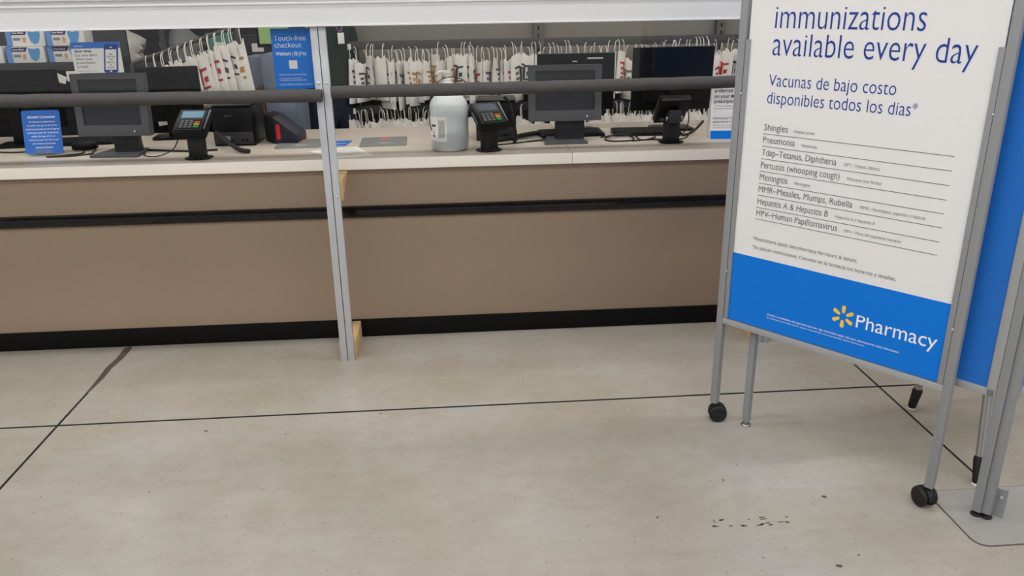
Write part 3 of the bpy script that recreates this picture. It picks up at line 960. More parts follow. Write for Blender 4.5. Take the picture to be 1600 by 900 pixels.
counter_mat('grey counter mat with a red mark lying right of the shield post', -0.368, 4.225, 0.238, 0.27, R(2))
counter_mat('grey counter mat beside the wedge-shaped box, left of the shield post', -0.80, 4.225, 0.225, 0.26, R(2))
o = MB().prism([(-0.722, 4.010), (-0.548, 3.800), (-0.388, 3.852), (-0.500, 4.105)], ZT, ZT + 0.0012).build('printed_sheet', 'paper', None, smooth=False)
tag(o, 'white printed sheet of paper at the front of the worktop behind the shield post', 'paper')
for i in range(5):
    a = Vector((-0.66 + i * 0.012, 3.985 - i * 0.032, 0))
    b = Vector((-0.505 + i * 0.018, 4.055 - i * 0.040, 0))
    d = (b - a).normalized()
    nrm = Vector((-d.y, d.x, 0)) * 0.003
    MB().prism([tuple((a - nrm)[:2]), tuple((b - nrm)[:2]), tuple((b + nrm)[:2]), tuple((a + nrm)[:2])], ZT + 0.0012, ZT + 0.0016).build('printed_line', 'light_ink', o, smooth=False)
o = MB().prism([(-0.690, 4.125), (-0.553, 4.138), (-0.537, 4.29), (-0.672, 4.285)], ZT + 0.0, ZT + 0.0015).build('blue_leaflet', 'blue_soft', None, smooth=False)
tag(o, 'small blue leaflet lying behind the white sheet on the worktop', 'leaflet')
MB().prism([(-0.680, 4.19), (-0.560, 4.20), (-0.559, 4.205), (-0.681, 4.196)], ZT + 0.0015, ZT + 0.0019).build('printed_line', 'white_ink', o, smooth=False)

# info card standing on the right
ic = thing('info_card', 'white upright info card with a blue foot, partly hidden behind the rolling sign', 'card', (1.302, 4.05, ZT), R(-6))
m_ = Matrix.Rotation(R(-3), 4, 'X')
cf = MB().box(0, 0.216, -0.0015, 0.0015, 0.0, 0.318, m_).build('card_front', 'poster_white', ic)
MB().prism([(0.0, 0.0), (0.09, 0.0), (0.018, 0.316), (0.0165, 0.316)], 0.0, 0.0025, 'x').build('card_side', 'paper', ic)
MB().box(0.004, 0.216, -0.0022, -0.0015, 0.0, 0.042, m_).build('blue_foot', 'blue', cf)
for s_, x1, z, cp, mm, wgt in (('preferred pharmacy', 0.205, 0.2335, 0.017, 'black_ink', 0.012), ('on your Medicare', 0.185, 0.205, 0.017, 'black_ink', 0.012), ('prescription', 0.128, 0.180, 0.017, 'black_ink', 0.012), ('¿Tiene copagos de receta', 0.17, 0.163, 0.007, 'grey_ink', 0), ('de medicamentos más bajos?', 0.17, 0.150, 0.007, 'grey_ink', 0),
                               ('Selecting Walmart', 0.165, 0.100, 0.012, 'grey_ink', 0), ('pharmacy may save', 0.17, 0.082, 0.012, 'grey_ink', 0), ('Farmacia ahorro de', 0.15, 0.066, 0.006, 'light_ink', 0), ('costos de su plan', 0.12, 0.055, 0.006, 'light_ink', 0)):
    lettering(s_, 0.014, z, mm, cf, x1=x1, cap=cp, y=-0.0022, weight=wgt, mtx=m_)


# keyboards and cables
def keyboard(label, loc, rz, w=0.40):
    t = thing('keyboard', label, 'keyboard', loc, rz)
    MB().prism([(-0.07, 0.0), (0.07, 0.0), (0.07, 0.026), (-0.07, 0.014)], -w / 2, w / 2, 'x').build('case', 'black', t, 0.003)
    kk = MB()
    n = int(w / 0.021) - 1
    for r_ in range(5):
        for c in range(n):
            x = -w / 2 + 0.012 + c * 0.021
            y = -0.058 + r_ * 0.024
            z = 0.0155 + (y + 0.07) * 0.0857
            kk.box(x, x + 0.017, y, y + 0.019, z - 0.002, z + 0.004)
    kk.build('keys', 'pos_dark', t)
    return t


keyboard('black keyboard under the staff monitor behind the centre grey monitor', (0.62, 4.28, ZT), R(4), 0.34)
keyboard('black keyboard in front of the wide staff monitor by the info card', (1.02, 4.26, ZT), R(-3), 0.36)
keyboard('black keyboard behind the blue alcohol notice at the left', (-1.98, 4.42, ZT), R(6), 0.36)

hs = thing('hand_scanner', 'black hand scanner lying between the alcohol notice and the left grey monitor', 'scanner', (-1.86, 4.20, ZT), R(8))
MB().tube([(-0.06, 0, 0.022), (-0.02, 0, 0.024), (0.03, 0, 0.026), (0.055, 0, 0.030)], [0.018, 0.021, 0.022, 0.019], 12).build('body', 'black', hs)
MB().tube([(0.0, 0.0, 0.020), (-0.02, 0.05, 0.015), (-0.03, 0.10, 0.012)], [0.014, 0.012, 0.010], 10).build('handle', 'rubber', hs)
cable('thin black cable looping in front of the alcohol notice', [(-1.82, 4.22, ZT + 0.004), (-1.80, 4.14, ZT + 0.004), (-1.79, 4.08, ZT + 0.004), (-1.86, 4.03, ZT + 0.004), (-1.97, 4.02, ZT + 0.004), (-1.93, 4.045, ZT + 0.004), (-1.84, 4.10, ZT + 0.004), (-1.86, 4.17, ZT + 0.006)], 0.0035)
cable('thin black cable lying along the worktop at the far left', [(-2.5, 4.25, ZT + 0.004), (-2.35, 4.22, ZT + 0.004), (-2.22, 4.18, ZT + 0.004), (-2.12, 4.19, ZT + 0.004)], 0.0035)
cable('black cable from the left grey monitor to the lit card terminal', [(-1.52, 4.06, ZT + 0.004), (-1.50, 3.99, ZT + 0.004), (-1.43, 3.96, ZT + 0.004), (-1.36, 3.98, ZT + 0.03), (-1.315, 3.96, ZT + 0.09)], 0.0028)
cable('thick black cable curving behind the lit card terminal', [(-1.60, 4.16, ZT + 0.006), (-1.42, 4.10, ZT + 0.006), (-1.30, 4.07, ZT + 0.006), (-1.18, 4.09, ZT + 0.006)], 0.006)
cable('thick black cable bending down from the printer front onto the worktop', [(-1.20, 4.18, ZT + 0.075), (-1.15, 4.12, ZT + 0.055), (-1.06, 4.02, ZT + 0.018), (-1.00, 3.98, ZT + 0.013)], 0.012)
cable('thick black cable running behind the dark card terminal to the centre monitor', [(0.16, 4.10, ZT + 0.012), (0.28, 4.16, ZT + 0.014), (0.40, 4.26, ZT + 0.016), (0.50, 4.33, ZT + 0.014)], 0.013)
cable('thin black cable below the centre monitor beside the dark card terminal', [(0.20, 4.02, ZT + 0.004), (0.30, 4.06, ZT + 0.004), (0.42, 4.12, ZT + 0.004), (0.54, 4.18, ZT + 0.004)], 0.004)
cable('tall thin black cable hanging beside the dark card terminal', [(0.25, 4.02, ZT + 0.24), (0.28, 4.03, ZT + 0.20), (0.295, 4.02, ZT + 0.12), (0.31, 4.05, ZT + 0.03), (0.30, 4.09, ZT + 0.006)], 0.007)
cable('coiled black cable looped left of the turned card terminal', [(0.76, 4.17, ZT + 0.004), (0.86, 4.18, ZT + 0.012), (0.92, 4.14, ZT + 0.006), (0.90, 4.05, ZT + 0.004), (0.80, 4.04, ZT + 0.004), (0.77, 4.10, ZT + 0.006), (0.84, 4.17, ZT + 0.014), (0.93, 4.16, ZT + 0.012), (0.945, 4.07, ZT + 0.004), (0.98, 4.06, ZT + 0.004), (1.04, 4.12, ZT + 0.006)], 0.004)
cable('black cable passing behind the post of the turned card terminal', [(0.90, 4.035, ZT + 0.004), (1.0, 4.06, ZT + 0.004), (1.12, 4.05, ZT + 0.004), (1.19, 4.09, ZT + 0.004), (1.24, 4.18, ZT + 0.02)], 0.004)
cable('black cable looping right of the turned card terminal beside the info card', [(1.15, 4.06, ZT + 0.17), (1.19, 4.06, ZT + 0.13), (1.18, 4.06, ZT + 0.05), (1.13, 4.05, ZT + 0.006)], 0.003)
cable('thick black cable leaning against the left side of the info card', [(1.19, 4.15, ZT + 0.006), (1.24, 4.18, ZT + 0.012), (1.285, 4.22, ZT + 0.03), (1.33, 4.26, ZT + 0.06)], 0.007)

# ------------------------------------------------------------------ posters hung on the pane
tf = thing('checkout_poster', 'blue touch-free checkout poster fixed behind the pane left of the shield post', 'poster', (-0.747, 3.557, 1.262), 0)
W_, H_ = 0.166, 0.244
pb = box('sheet', 'blue', tf, 0, W_, 0, 0.0012, 0, H_)
yt = -0.0006
lettering('Touch-free', 0.012, 0.196, 'white_ink', pb, x1=0.142, cap=0.020, y=yt, weight=-0.008)
lettering('checkout', 0.012, 0.168, 'white_ink', pb, x1=0.122, cap=0.020, y=yt, weight=-0.008)
lettering('Walmart', 0.012, 0.137, 'white_ink', pb, x1=0.076, cap=0.0145, y=yt, weight=0.015)
lettering('[', 0.082, 0.136, 'white_ink', pb, x1=0.086, cap=0.014, y=yt)
lettering(']', 0.107, 0.136, 'white_ink', pb, x1=0.111, cap=0.014, y=yt)
spark(0.0965, 0.143, 0.009, 0.003, 0.003, 'white_ink', pb, yt)
lettering('Pay', 0.115, 0.137, 'white_ink', pb, x1=0.141, cap=0.0145, y=yt, weight=-0.005)
box('blank_square', 'poster_white', pb, 0.064, 0.098, -0.0006, 0.0, 0.082, 0.116)
for s_, x0, x1, z in (('1. Scan the QR code on your phone with the app', 0.016, 0.130, 0.056), ('2. In the app, open the scan option, then', 0.016, 0.110, 0.041), ('tap Walmart Pay on your mobile screen', 0.022, 0.130, 0.033), ('3. Scan the QR code at the register to check out', 0.016, 0.152, 0.016)):
    lettering(s_, x0, z, 'white_ink', pb, x1=x1, cap=0.0055, y=yt)

sv = thing('alert_card', 'white card with a blue top band and a printed phone, fixed behind the left pane', 'card', (-1.558, 3.557, 1.343), R(0.5))
W_, H_ = 0.196, 0.123
pb = box('sheet', 'poster_white', sv, 0, W_, 0, 0.0015, 0, H_)
box('top_band', 'blue_soft', pb, 0, W_, -0.0004, 0, 0.098, H_)
lettering('Walmart', 0.012, 0.105, 'white_ink', pb, x1=0.05, cap=0.006, y=-0.0008)
lettering('Save time.', 0.012, 0.083, 'black_ink', pb, x1=0.082, cap=0.0105, y=yt, weight=0.02)
for s_, x1, z in (('Get text alerts', 0.100, 0.0665), ('when your', 0.080, 0.0515), ('prescription', 0.088, 0.037), ('is ready.', 0.058, 0.022)):
    lettering(s_, 0.012, z, 'black_ink', pb, x1=x1, cap=0.0105, y=yt, weight=-0.005)
lettering('Message and data rates may apply.', 0.012, 0.007, 'light_ink', pb, x1=0.090, cap=0.004, y=yt)
sk = Matrix(((1, 0, 0.16, 0), (0, 1, 0, 0), (0, 0, 1, 0), (0, 0, 0, 1)))
ph = MB().prism(rrect(0.116, 0.172, 0.001, 0.113, 0.008), -0.0016, -0.0004, 'y').xf(sk).build('printed_phone', 'navy_ink', pb)
MB().prism(rrect(0.122, 0.166, 0.012, 0.093, 0.001), -0.0020, -0.0016, 'y').xf(sk).build('phone_screen', 'poster_white', ph)
MB().prism(rrect(0.139, 0.149, 0.100, 0.103, 0.001), -0.0020, -0.0016, 'y').xf(sk).build('phone_speaker', 'white_ink', ph)
MB().prism(rrect(0.140, 0.148, 0.004, 0.009, 0.001), -0.0020, -0.0016, 'y').xf(sk).build('phone_button', 'white_ink', ph)
for s_, hw, z in (('Get', 0.008, 0.071), ('Started', 0.017, 0.061), ('Text', 0.008, 0.050), ('ENROLL', 0.017, 0.038), ('to', 0.004, 0.029), ('63270', 0.014, 0.018)):
    lettering(s_, 0.144 - hw, z, 'black_ink', ph, x1=0.144 + hw, cap=0.0075, y=-0.0023, weight=0.005, mtx=sk)

# ------------------------------------------------------------------ hanging bag rack
RY = 5.66
rk = thing('bag_rack', 'grey shelving rack with slotted uprights carrying two rows of hanging bags', 'rack', (0, 0, 0))
box('back_panel', 'panel_taupe', rk, -0.66, 2.6, RY + 0.30, RY + 0.33, 0.10, 2.0)
for x in (-0.70, 0.615, 1.93):
    u = box('upright', 'upright', rk, x - 0.033, x + 0.033, RY + 0.24, RY + 0.30, 0.0, 2.0, 0.002)
    for i in range(14):
        z = 1.49 - i * 0.05
        MB().prism(rrect(x - 0.006, x + 0.006, z, z + 0.028, 0.005, 3), RY + 0.239, RY + 0.2405, 'y').build('slot', 'slot', u, smooth=False)
for z in (1.325, 0.905):
    box('hang_rail', 'rack', rk, -0.69, 2.55, RY - 0.015, RY + 0.015, z - 0.030, z + 0.025, 0.002)
    for x in (-0.70, 0.615, 1.93):
        box('arm', 'upright', rk, x - 0.012, x + 0.012, RY - 0.02, RY + 0.25, z - 0.035, z + 0.02)
    box('end_cap', 'white_plastic', rk, -0.745, -0.665, RY - 0.05, RY - 0.014, z - 0.028, z + 0.010, 0.006)
box('shelf', 'rack', rk, -0.66, 2.55, RY + 0.03, RY + 0.30, 0.985, 1.0)
box('base_shelf', 'rack', rk, -0.66, 2.55, RY - 0.15, RY + 0.30, 0.06, 0.10)

BAGS = {}


def bag_mesh(var):
    """A filled pharmacy bag hung from its top edge; returns surface function and meshes."""
    if var in BAGS:
        return BAGS[var]
    q = random.Random(100 + var)
    w = q.uniform(0.11, 0.15)
    h = q.uniform(0.26, 0.31)
    bul = q.uniform(0.016, 0.030)
    nx, nz = 6, 8
    jt = [q.uniform(-0.02, 0.016) for _ in range(nx + 1)]
    lean = q.uniform(-0.012, 0.012)
    wr = [[q.uniform(-0.0035, 0.0035) for _ in range(nz + 1)] for _ in range(nx + 1)]

    def surf(u, v, side):
        i = min(nx - 1, int(u * nx))
        f = u * nx - i
        top = jt[i] * (1 - f) + jt[i + 1] * f
        z = -h * (1 - v) + top * v
        x = (u - 0.5) * w * (0.92 + 0.08 * (1 - v)) + lean * (1 - v)
        edge = math.sin(math.pi * min(max(u, 0), 1)) ** 0.6
        prof = math.sin(math.pi * min(1, (1 - v) * 0.95 + 0.04)) ** 0.7 * (0.45 + 0.75 * (1 - v))
        j = min(nz - 1, int(v * nz))
        g = v * nz - j
        wn = (wr[i][j] * (1 - f) + wr[i + 1][j] * f) * (1 - g) + (wr[i][j + 1] * (1 - f) + wr[i + 1][j + 1] * f) * g
        y = side * (0.0012 + bul * edge * prof) + wn * edge
        return Vector((x, y, z))
    mb = MB()
    for side in (-1, 1):
        vs_ = [surf(i / nx, j / nz, side) for j in range(nz + 1) for i in range(nx + 1)]
        mb.add(vs_, [(j * (nx + 1) + i, j * (nx + 1) + i + 1, (j + 1) * (nx + 1) + i + 1, (j + 1) * (nx + 1) + i) for j in range(nz) for i in range(nx)])
    off = (nx + 1) * (nz + 1)
    loop = [i for i in range(nx + 1)] + [j * (nx + 1) + nx for j in range(1, nz + 1)] + [nz * (nx + 1) + i for i in range(nx - 1, -1, -1)] + [j * (nx + 1) for j in range(nz - 1, 0, -1)]
    mb.f += [(loop[a], loop[(a + 1) % len(loop)], loop[(a + 1) % len(loop)] + off, loop[a] + off) for a in range(len(loop))]
    body = mb.mesh('bag_body')
    pm = MB()

    def patch(u0, u1, v0, v1, side):
        n = 3
        vs_ = []
        for j in range(n + 1):
            for i in range(n + 1):
                p = surf(u0 + (u1 - u0) * i / n, v0 + (v1 - v0) * j / n, side)
                p.y += side * 0.0022
                vs_.append(p)
        pm.add(vs_, [(j * (n + 1) + i, j * (n + 1) + i + 1, (j + 1) * (n + 1) + i + 1, (j + 1) * (n + 1) + i) for j in range(n) for i in range(n)])
    for side in (-1, 1):
        patch(0.14, 0.86, 0.71, 0.76, side)
        patch(0.42, 0.58, 0.42, 0.71, side)
        patch(0.14, 0.86, 0.37, 0.41, side)
        patch(0.18, 0.34, 0.58, 0.64, side)
        patch(0.66, 0.84, 0.50, 0.60, side)
        patch(0.18, 0.36, 0.47, 0.52, side)
    prn = pm.mesh('print')
    wire = []
    for sx in (-0.32, 0.32):
        x = sx * w
        wm = MB()
        wm.tube(catmull([(x, 0, -0.014), (x * 1.02, 0, 0.025), (x * 1.0, 0.002, 0.055), (x * 0.95, 0.008, 0.076), (x * 0.94, 0.016, 0.082)], 4), 0.0022, 6)
        wire.append(wm.mesh('hanger_wire'))
    BAGS[var] = (body, prn, wire, w, h)
    return BAGS[var]


def with_mat(me, m):
    key = me.name + '|' + m
    c = bpy.data.meshes.get(key)
    if c is None:
        c = me.copy()
        c.name = key
        c.materials.clear()
        c.materials.append(M[m])
    return c


INKWORD = {'ink_dark': 'dark print', 'ink_orange': 'orange-brown print', 'ink_red': 'red print', 'ink_green': 'green print', 'ink_purple': 'purple-grey print', None: 'no print'}


def hang_bag(x, y, z, rz, var, ink, label, group, film='bag', tilt=0.0):
    body, prn, wire, w, h = bag_mesh(var)
    t = thing('hanging_bag', label, 'bag', (x, y, z), rz, group)
    t.rotation_euler = (0, tilt, rz)
    sc0 = qb.uniform(0.82, 1.1)
    t.scale = (sc0, qb.uniform(0.9, 1.4), qb.uniform(0.94, 1.08))
    link(bpy.data.objects.new('bag_body', with_mat(body, film)), t)
    if ink:
        link(bpy.data.objects.new('print', with_mat(prn, ink)), t)
    for wv in wire:
        link(bpy.data.objects.new('hanger_wire', with_mat(wv, 'wire')), t)
    return t


D, O_, RD, GN, PU = 'ink_dark', 'ink_orange', 'ink_red', 'ink_green', 'ink_purple'
up_list = [(553, D), (565, D), (576, D), (590, None), (604, D), (614, D), (623, D), (636, O_), (645, O_), (652, O_), (664, O_), (677, O_), (687, O_), (700, O_),
           (714, D), (724, D), (733, D), (744, RD), (756, PU), (770, PU), (782, PU), (794, RD), (804, D), (817, D), (826, O_), (836, O_), (848, D), (858, None), (870, D),
           (882, D), (893, O_), (904, D), (915, D), (926, D), (938, None), (950, D), (966, RD), (979, GN), (991, D), (1003, D), (1015, RD), (1027, D), (1039, D), (1052, D),
           (1064, None), (1076, D), (1088, D), (1099, D), (1110, RD), (1121, RD), (1132, RD), (1144, D), (1156, D)]
qb = random.Random(11)
for i, (px, ink) in enumerate(up_list):
    x = -0.709 + (px - 540) * 0.00437
    hang_bag(x, RY - 0.048 - qb.uniform(0, 0.012), 1.228 + qb.uniform(-0.022, 0.030), R(qb.choice((1, 1, -1)) * qb.uniform(38, 74)), i % 9, ink,
             'white bag with %s, %s from the left on the upper rail' % (INKWORD[ink], ordinal(i)), 'bags on the upper rail', tilt=R(qb.uniform(-3, 3)))
low_list = [545, 553, 562, 571, 584, 592, 600, 608, 618, 626, 634, 641, 650, 660, 668, 677, 690, 704, 718, 732, 746, 760, 774, 788, 802, 816, 838, 860, 884, 906, 926, 940, 950, 958, 967, 976, 986, 996, 1006, 1018, 1030, 1044, 1058, 1072, 1080, 1088, 1096, 1106]
for i, px in enumerate(low_list):
    x = -0.709 + (px - 540) * 0.00437
    ink = D if i % 3 else (RD if (px > 620 and i % 2) else None)
    if 930 < px < 975 or px > 1065:
        ink = RD
    hang_bag(x, RY - 0.048 - qb.uniform(0, 0.012), 0.828 + qb.uniform(-0.012, 0.014), R(qb.choice((1, -1)) * qb.uniform(35, 65)), (i * 4) % 9, ink,
             'white bag with %s, %s from the left on the lower rail' % (INKWORD[ink], ordinal(i)), 'bags on the lower rail', tilt=R(qb.uniform(-3, 3)))

# sloping rack at the left
r2 = thing('bag_rack', 'short dark sloping rack behind the printer with overlapping white bags', 'rack', (0, 0, 0))
A, B = Vector((-1.80, 4.80, 0)), Vector((-1.13, 4.92, 0))
MB().tube([A + Vector((0, 0.035, 1.29)), B + Vector((0, 0.035, 1.51))], 0.012, 10).build('hang_rail', 'rack', r2)
for P, zr in ((A, 1.29), (A + (B - A) * 0.86, 1.48)):
    MB().tube([P + Vector((0, 0.035, 0)), P + Vector((0, 0.035, zr))], 0.014, 10).build('upright', 'rack', r2)
    MB().box(P.x - 0.12, P.x + 0.12, P.y, P.y + 0.07, 0.0, 0.02).build('foot', 'rack', r2)
inks = [D, RD, RD, D, D, RD, RD, RD, RD, D, D, O_]
for i in range(12):
    fr = 0.18 + i * 0.062
    p = A + (B - A) * fr
    hang_bag(p.x, p.y - 0.03, 1.29 + 0.22 * fr - 0.082 + qb.uniform(-0.006, 0.008), R(-38 + qb.uniform(-6, 6)), (i * 2) % 9, inks[i],
             'white bag with %s, %s from the left on the short sloping rack' % (INKWORD[inks[i]], ordinal(i)), 'bags on the sloping rack', tilt=R(-10))

# ------------------------------------------------------------------ left rear: shelf with mask boxes
sh = thing('low_shelf', 'dark grey shelf unit behind the left monitor carrying face mask boxes', 'shelf', (0, 0, 0))
box('top_shelf', 'shelf_dark', sh, -3.0, -2.02, 4.92, 5.40, 1.255, 1.300, 0.003)
box('mid_shelf', 'shelf_dark', sh, -3.0, -2.02, 4.92, 5.40, 0.66, 0.69, 0.003)
for x in (-2.98, -2.05):
    box('side_panel', 'shelf_dark', sh, x - 0.015, x + 0.015, 4.93, 5.40, 0.0, 1.255)
box('back_panel', 'shelf_dark', sh, -3.0, -2.02, 5.40, 5.42, 0.0, 1.60)


def mask_box(label, x, y, z, rz=0.0):
    t = thing('mask_box', label, 'box', (x, y, z), rz, 'face mask boxes')
    w, d, h = 0.208, 0.11, 0.088
    box('carton', 'box_white', t, 0, w, 0, d, 0, h, 0.001)
    box('blue_end', 'box_blue', t, -0.0008, 0.030, -0.0008, d, 0.0, h)
    lp = MB().prism([(0.030, 0.060), (0.105, 0.060), (0.118, 0.084), (0.030, 0.084)], -0.0012, 0.0, 'y').build('name_band', 'box_purple', t)
    lettering('Face Mask', 0.036, 0.067, 'white_ink', lp, x1=0.100, cap=0.010, y=-0.0018, weight=0.01)
    MB().prism([(0.150, 0.006), (0.172, 0.020), (0.186, 0.066), (0.180, 0.080), (0.150, 0.074), (0.124, 0.080), (0.120, 0.066), (0.130, 0.020)], -0.0012, 0.0, 'y').build('printed_mask', 'mask_blue', t)
    MB().prism([(0.088, 0.020), (0.100, 0.016), (0.106, 0.040), (0.096, 0.050), (0.086, 0.040)], -0.0012, 0.0, 'y').build('printed_face', 'skin', t)
    box('small_print', 'light_ink', t, 0.036, 0.075, -0.0012, 0.0, 0.030, 0.045)
    return t


mask_box('face mask box at the left end of the lower row on the low shelf', -2.52, 4.94, 1.300)
mask_box('face mask box next to the alert card in the lower row on the low shelf', -2.292, 4.94, 1.300)
mask_box('face mask box stacked on the left box of the low shelf', -2.515, 4.96, 1.390, R(2))
mask_box('face mask box stacked nearest the beam, bright face forward, right of its neighbour', -2.276, 4.92, 1.390, R(-2))
mask_box('face mask box hidden at the far left end of the low shelf', -2.75, 4.94, 1.300)

o = MB().prism([(0, 0), (0.085, -0.025), (0.10, 0.012), (0.02, 0.052)], 0, 0.0015, 'y')
o = o.xf(Matrix.Translation((-2.30, 4.905, 1.205))).build('folded_paper', 'paper', None, smooth=False)
tag(o, 'small folded white paper clipped to the shelf edge above the left grey monitor', 'paper')
o = box('shelf_tag', 'paper', None, -2.20, -2.13, 4.905, 4.92, 1.195, 1.250)
tag(o, 'small pale tag on the shelf edge beside the folded paper', 'tag')

# goods further behind the left rack
bk = thing('rear_shelving', 'dark rear shelving with bags and bins behind the sloping bag rack', 'shelving', (0, 0, 0))
for x in (-3.6, -2.2, -0.98):
    box('side_panel', 'shelf_dark', bk, x - 0.02, x + 0.02, 6.6, 7.1, 0.0, 2.1)
for z in (0.3, 0.75, 1.16, 1.62, 2.05):
    box('shelf_board', 'shelf_dark', bk, -3.58, -1.0, 6.6, 7.1, z - 0.015, z + 0.015, 0.002)
box('back_panel', 'shelf_dark', bk, -3.6, -1.0, 7.1, 7.12, 0.0, 2.1)


def goods_bag(label, x, y, z, w, h, m):
    t = thing('goods_bag', label, 'bag', (x, y, z))
    mb = MB()
    q = random.Random(int(x * 1000))
    prof = []
    nseg = 18
    rows_ = []
    for j in range(9):
        v = j / 8
        rad = (0.75 + 0.25 * math.sin(math.pi * v)) * (1 - 0.5 * max(0, v - 0.6) / 0.4) * (1 + q.uniform(-0.08, 0.08))
        rows_.append([(x_ := (w / 2) * rad * math.cos(2 * math.pi * k / nseg) * (1 + q.uniform(-0.12, 0.12)), 0.08 * rad * math.sin(2 * math.pi * k / nseg), h * v) for k in range(nseg)])
    vs_ = [p for r_ in rows_ for p in r_]
    fs = [(j * nseg + k, j * nseg + (k + 1) % nseg, (j + 1) * nseg + (k + 1) % nseg, (j + 1) * nseg + k) for j in range(8) for k in range(nseg)]
    fs += [tuple(range(nseg - 1, -1, -1)), tuple(range(8 * nseg, 9 * nseg))]
    mb.add(vs_, fs).build('sack', m, t)
    MB().tube([(-0.02, 0, h - 0.01), (0.0, 0, h + 0.03), (0.02, -0.01, h - 0.01)], 0.008, 6).build('knot', m, t)


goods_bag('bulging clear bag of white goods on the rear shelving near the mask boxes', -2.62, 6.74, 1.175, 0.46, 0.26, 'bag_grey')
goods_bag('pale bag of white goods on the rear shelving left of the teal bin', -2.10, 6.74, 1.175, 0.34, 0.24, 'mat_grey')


def bin_(label, x, y, z, w, h, m, cat='bin'):
    t = thing('storage_bin', label, cat, (x, y, z))
    mb = MB()
    a, b = w / 2, w / 2 * 0.85
    mb.add([(-b, -0.09, 0), (b, -0.09, 0), (b, 0.09, 0), (-b, 0.09, 0), (-a, -0.11, h), (a, -0.11, h), (a, 0.11, h), (-a, 0.11, h)], [(3, 2, 1, 0), (0, 1, 5, 4), (1, 2, 6, 5), (2, 3, 7, 6), (3, 0, 4, 7), (4, 5, 6, 7)])
    mb.build('tub', m, t, 0.004)
    MB().tube([(-a, -0.11, h), (a, -0.11, h), (a, 0.11, h), (-a, 0.11, h)], 0.008, 6, closed=True).build('rim', m, t)
    box('front_label', 'paper', t, -w * 0.2, w * 0.2, -0.1085, -0.1035, h * 0.35, h * 0.7)


bin_('teal plastic bin on the rear shelving', -2.33 + 0.55, 6.74, 1.175, 0.20, 0.20, 'teal')
bin_('dark bin on the rear shelving right of the teal bin', -1.50, 6.74, 1.175, 0.22, 0.18, 'pos_dark')
bin_('grey bin on the rear shelving at its right end', -1.24, 6.74, 1.175, 0.20, 0.16, 'mat_grey')
bin_('blue bin on the lower rear shelf', -2.9, 6.74, 0.765, 0.3, 0.24, 'cab_blue')

# small workstation monitor with a green screen
wk = thing('work_desk', 'grey work desk behind the sloping bag rack holding a small screen', 'desk', (-1.05, 6.05, 0))
box('desk_top', 'cab_blue', wk, -0.30, 0.20, -0.2, 0.3, 1.05, 1.08, 0.003)
for x in (-0.28, 0.18):
    for y in (-0.18, 0.28):
        box('leg', 'rack', wk, x - 0.015, x + 0.015, y - 0.015, y + 0.015, 0.0, 1.05)
gm = thing('green_monitor', 'small monitor with a pale green screen on the rear desk', 'monitor', (-1.24, 6.05, 1.08))
box('case', 'black', gm, -0.13, 0.13, 0.0, 0.03, 0.22, 0.45, 0.004)
box('screen', 'green_screen', gm, -0.11, 0.11, -0.002, 0.0, 0.245, 0.43)
box('neck', 'black', gm, -0.03, 0.03, 0.01, 0.035, 0.01, 0.24)
box('base', 'black', gm, -0.09, 0.09, -0.05, 0.10, 0.0, 0.012, 0.003)

# blue-grey cabinet with brown side panel
cb = thing('grey_cabinet', 'blue-grey cabinet with a brown edge standing behind the wedge-shaped box', 'cabinet', (-1.0, 5.02, 0), R(-4))
box('wide_carcass', 'cab_blue', cb, -0.245, -0.131, 0.03, 0.30, 0.0, 1.30, 0.003)
box('carcass', 'cab_blue', cb, -0.13, 0.055, 0.0, 0.30, 0.0, 1.315, 0.003)
box('door', 'cab_blue', cb, -0.125, 0.05, -0.016, 0.0, 0.03, 1.30, 0.003)
box('side_strip', 'cab_brown', cb, -0.162, -0.131, -0.015, 0.029, 0.0, 1.14, 0.002)
MB().tube([(0.035, -0.02, 0.75), (0.035, -0.035, 0.76), (0.035, -0.035, 0.86), (0.035, -0.02, 0.87)], 0.005, 8).build('handle', 'chrome', cb)

# ------------------------------------------------------------------ person behind the counter
pe = thing('person', 'person in dark green top and dark plaid trousers standing beside the bag rack', 'person', (-0.83, 5.60, 0), R(48))


def skin_obj(name, verts, edges, radii, m, parent, sub=2):
    me = bpy.data.meshes.new(name)
    me.from_pydata(verts, edges, [])
    ob = bpy.data.objects.new(name, me)
    COL.objects.link(ob)
    md = ob.modifiers.new('skin', 'SKIN')
    sk_ = me.skin_vertices[0].data if me.skin_vertices else None
    if sk_ is None:
        bm = bmesh.new()
        bm.from_mesh(me)
        bm.verts.layers.skin.verify()
        bm.to_mesh(me)
        bm.free()
        sk_ = me.skin_vertices[0].data
    for i, r in enumerate(radii):
        sk_[i].radius = r if isinstance(r, tuple) else (r, r)
        sk_[i].use_root = (i == 0)
    md.use_smooth_shade = True
    s2 = ob.modifiers.new('sub', 'SUBSURF')
    s2.levels = sub
    s2.render_levels = sub
    dg = bpy.context.evaluated_depsgraph_get()
    out = bpy.data.meshes.new_from_object(ob.evaluated_get(dg))
    bpy.data.objects.remove(ob)
    out.name = name
    out.materials.clear()
    out.materials.append(M[m])
    for p in out.polygons:
        p.use_smooth = True
    return link(bpy.data.objects.new(name, out), parent)


V, E_, RAD = [], [], []


def jv(p, r, par=None):
    V.append(p)
    RAD.append(r)
    if par is not None:
        E_.append((par, len(V) - 1))
    return len(V) - 1


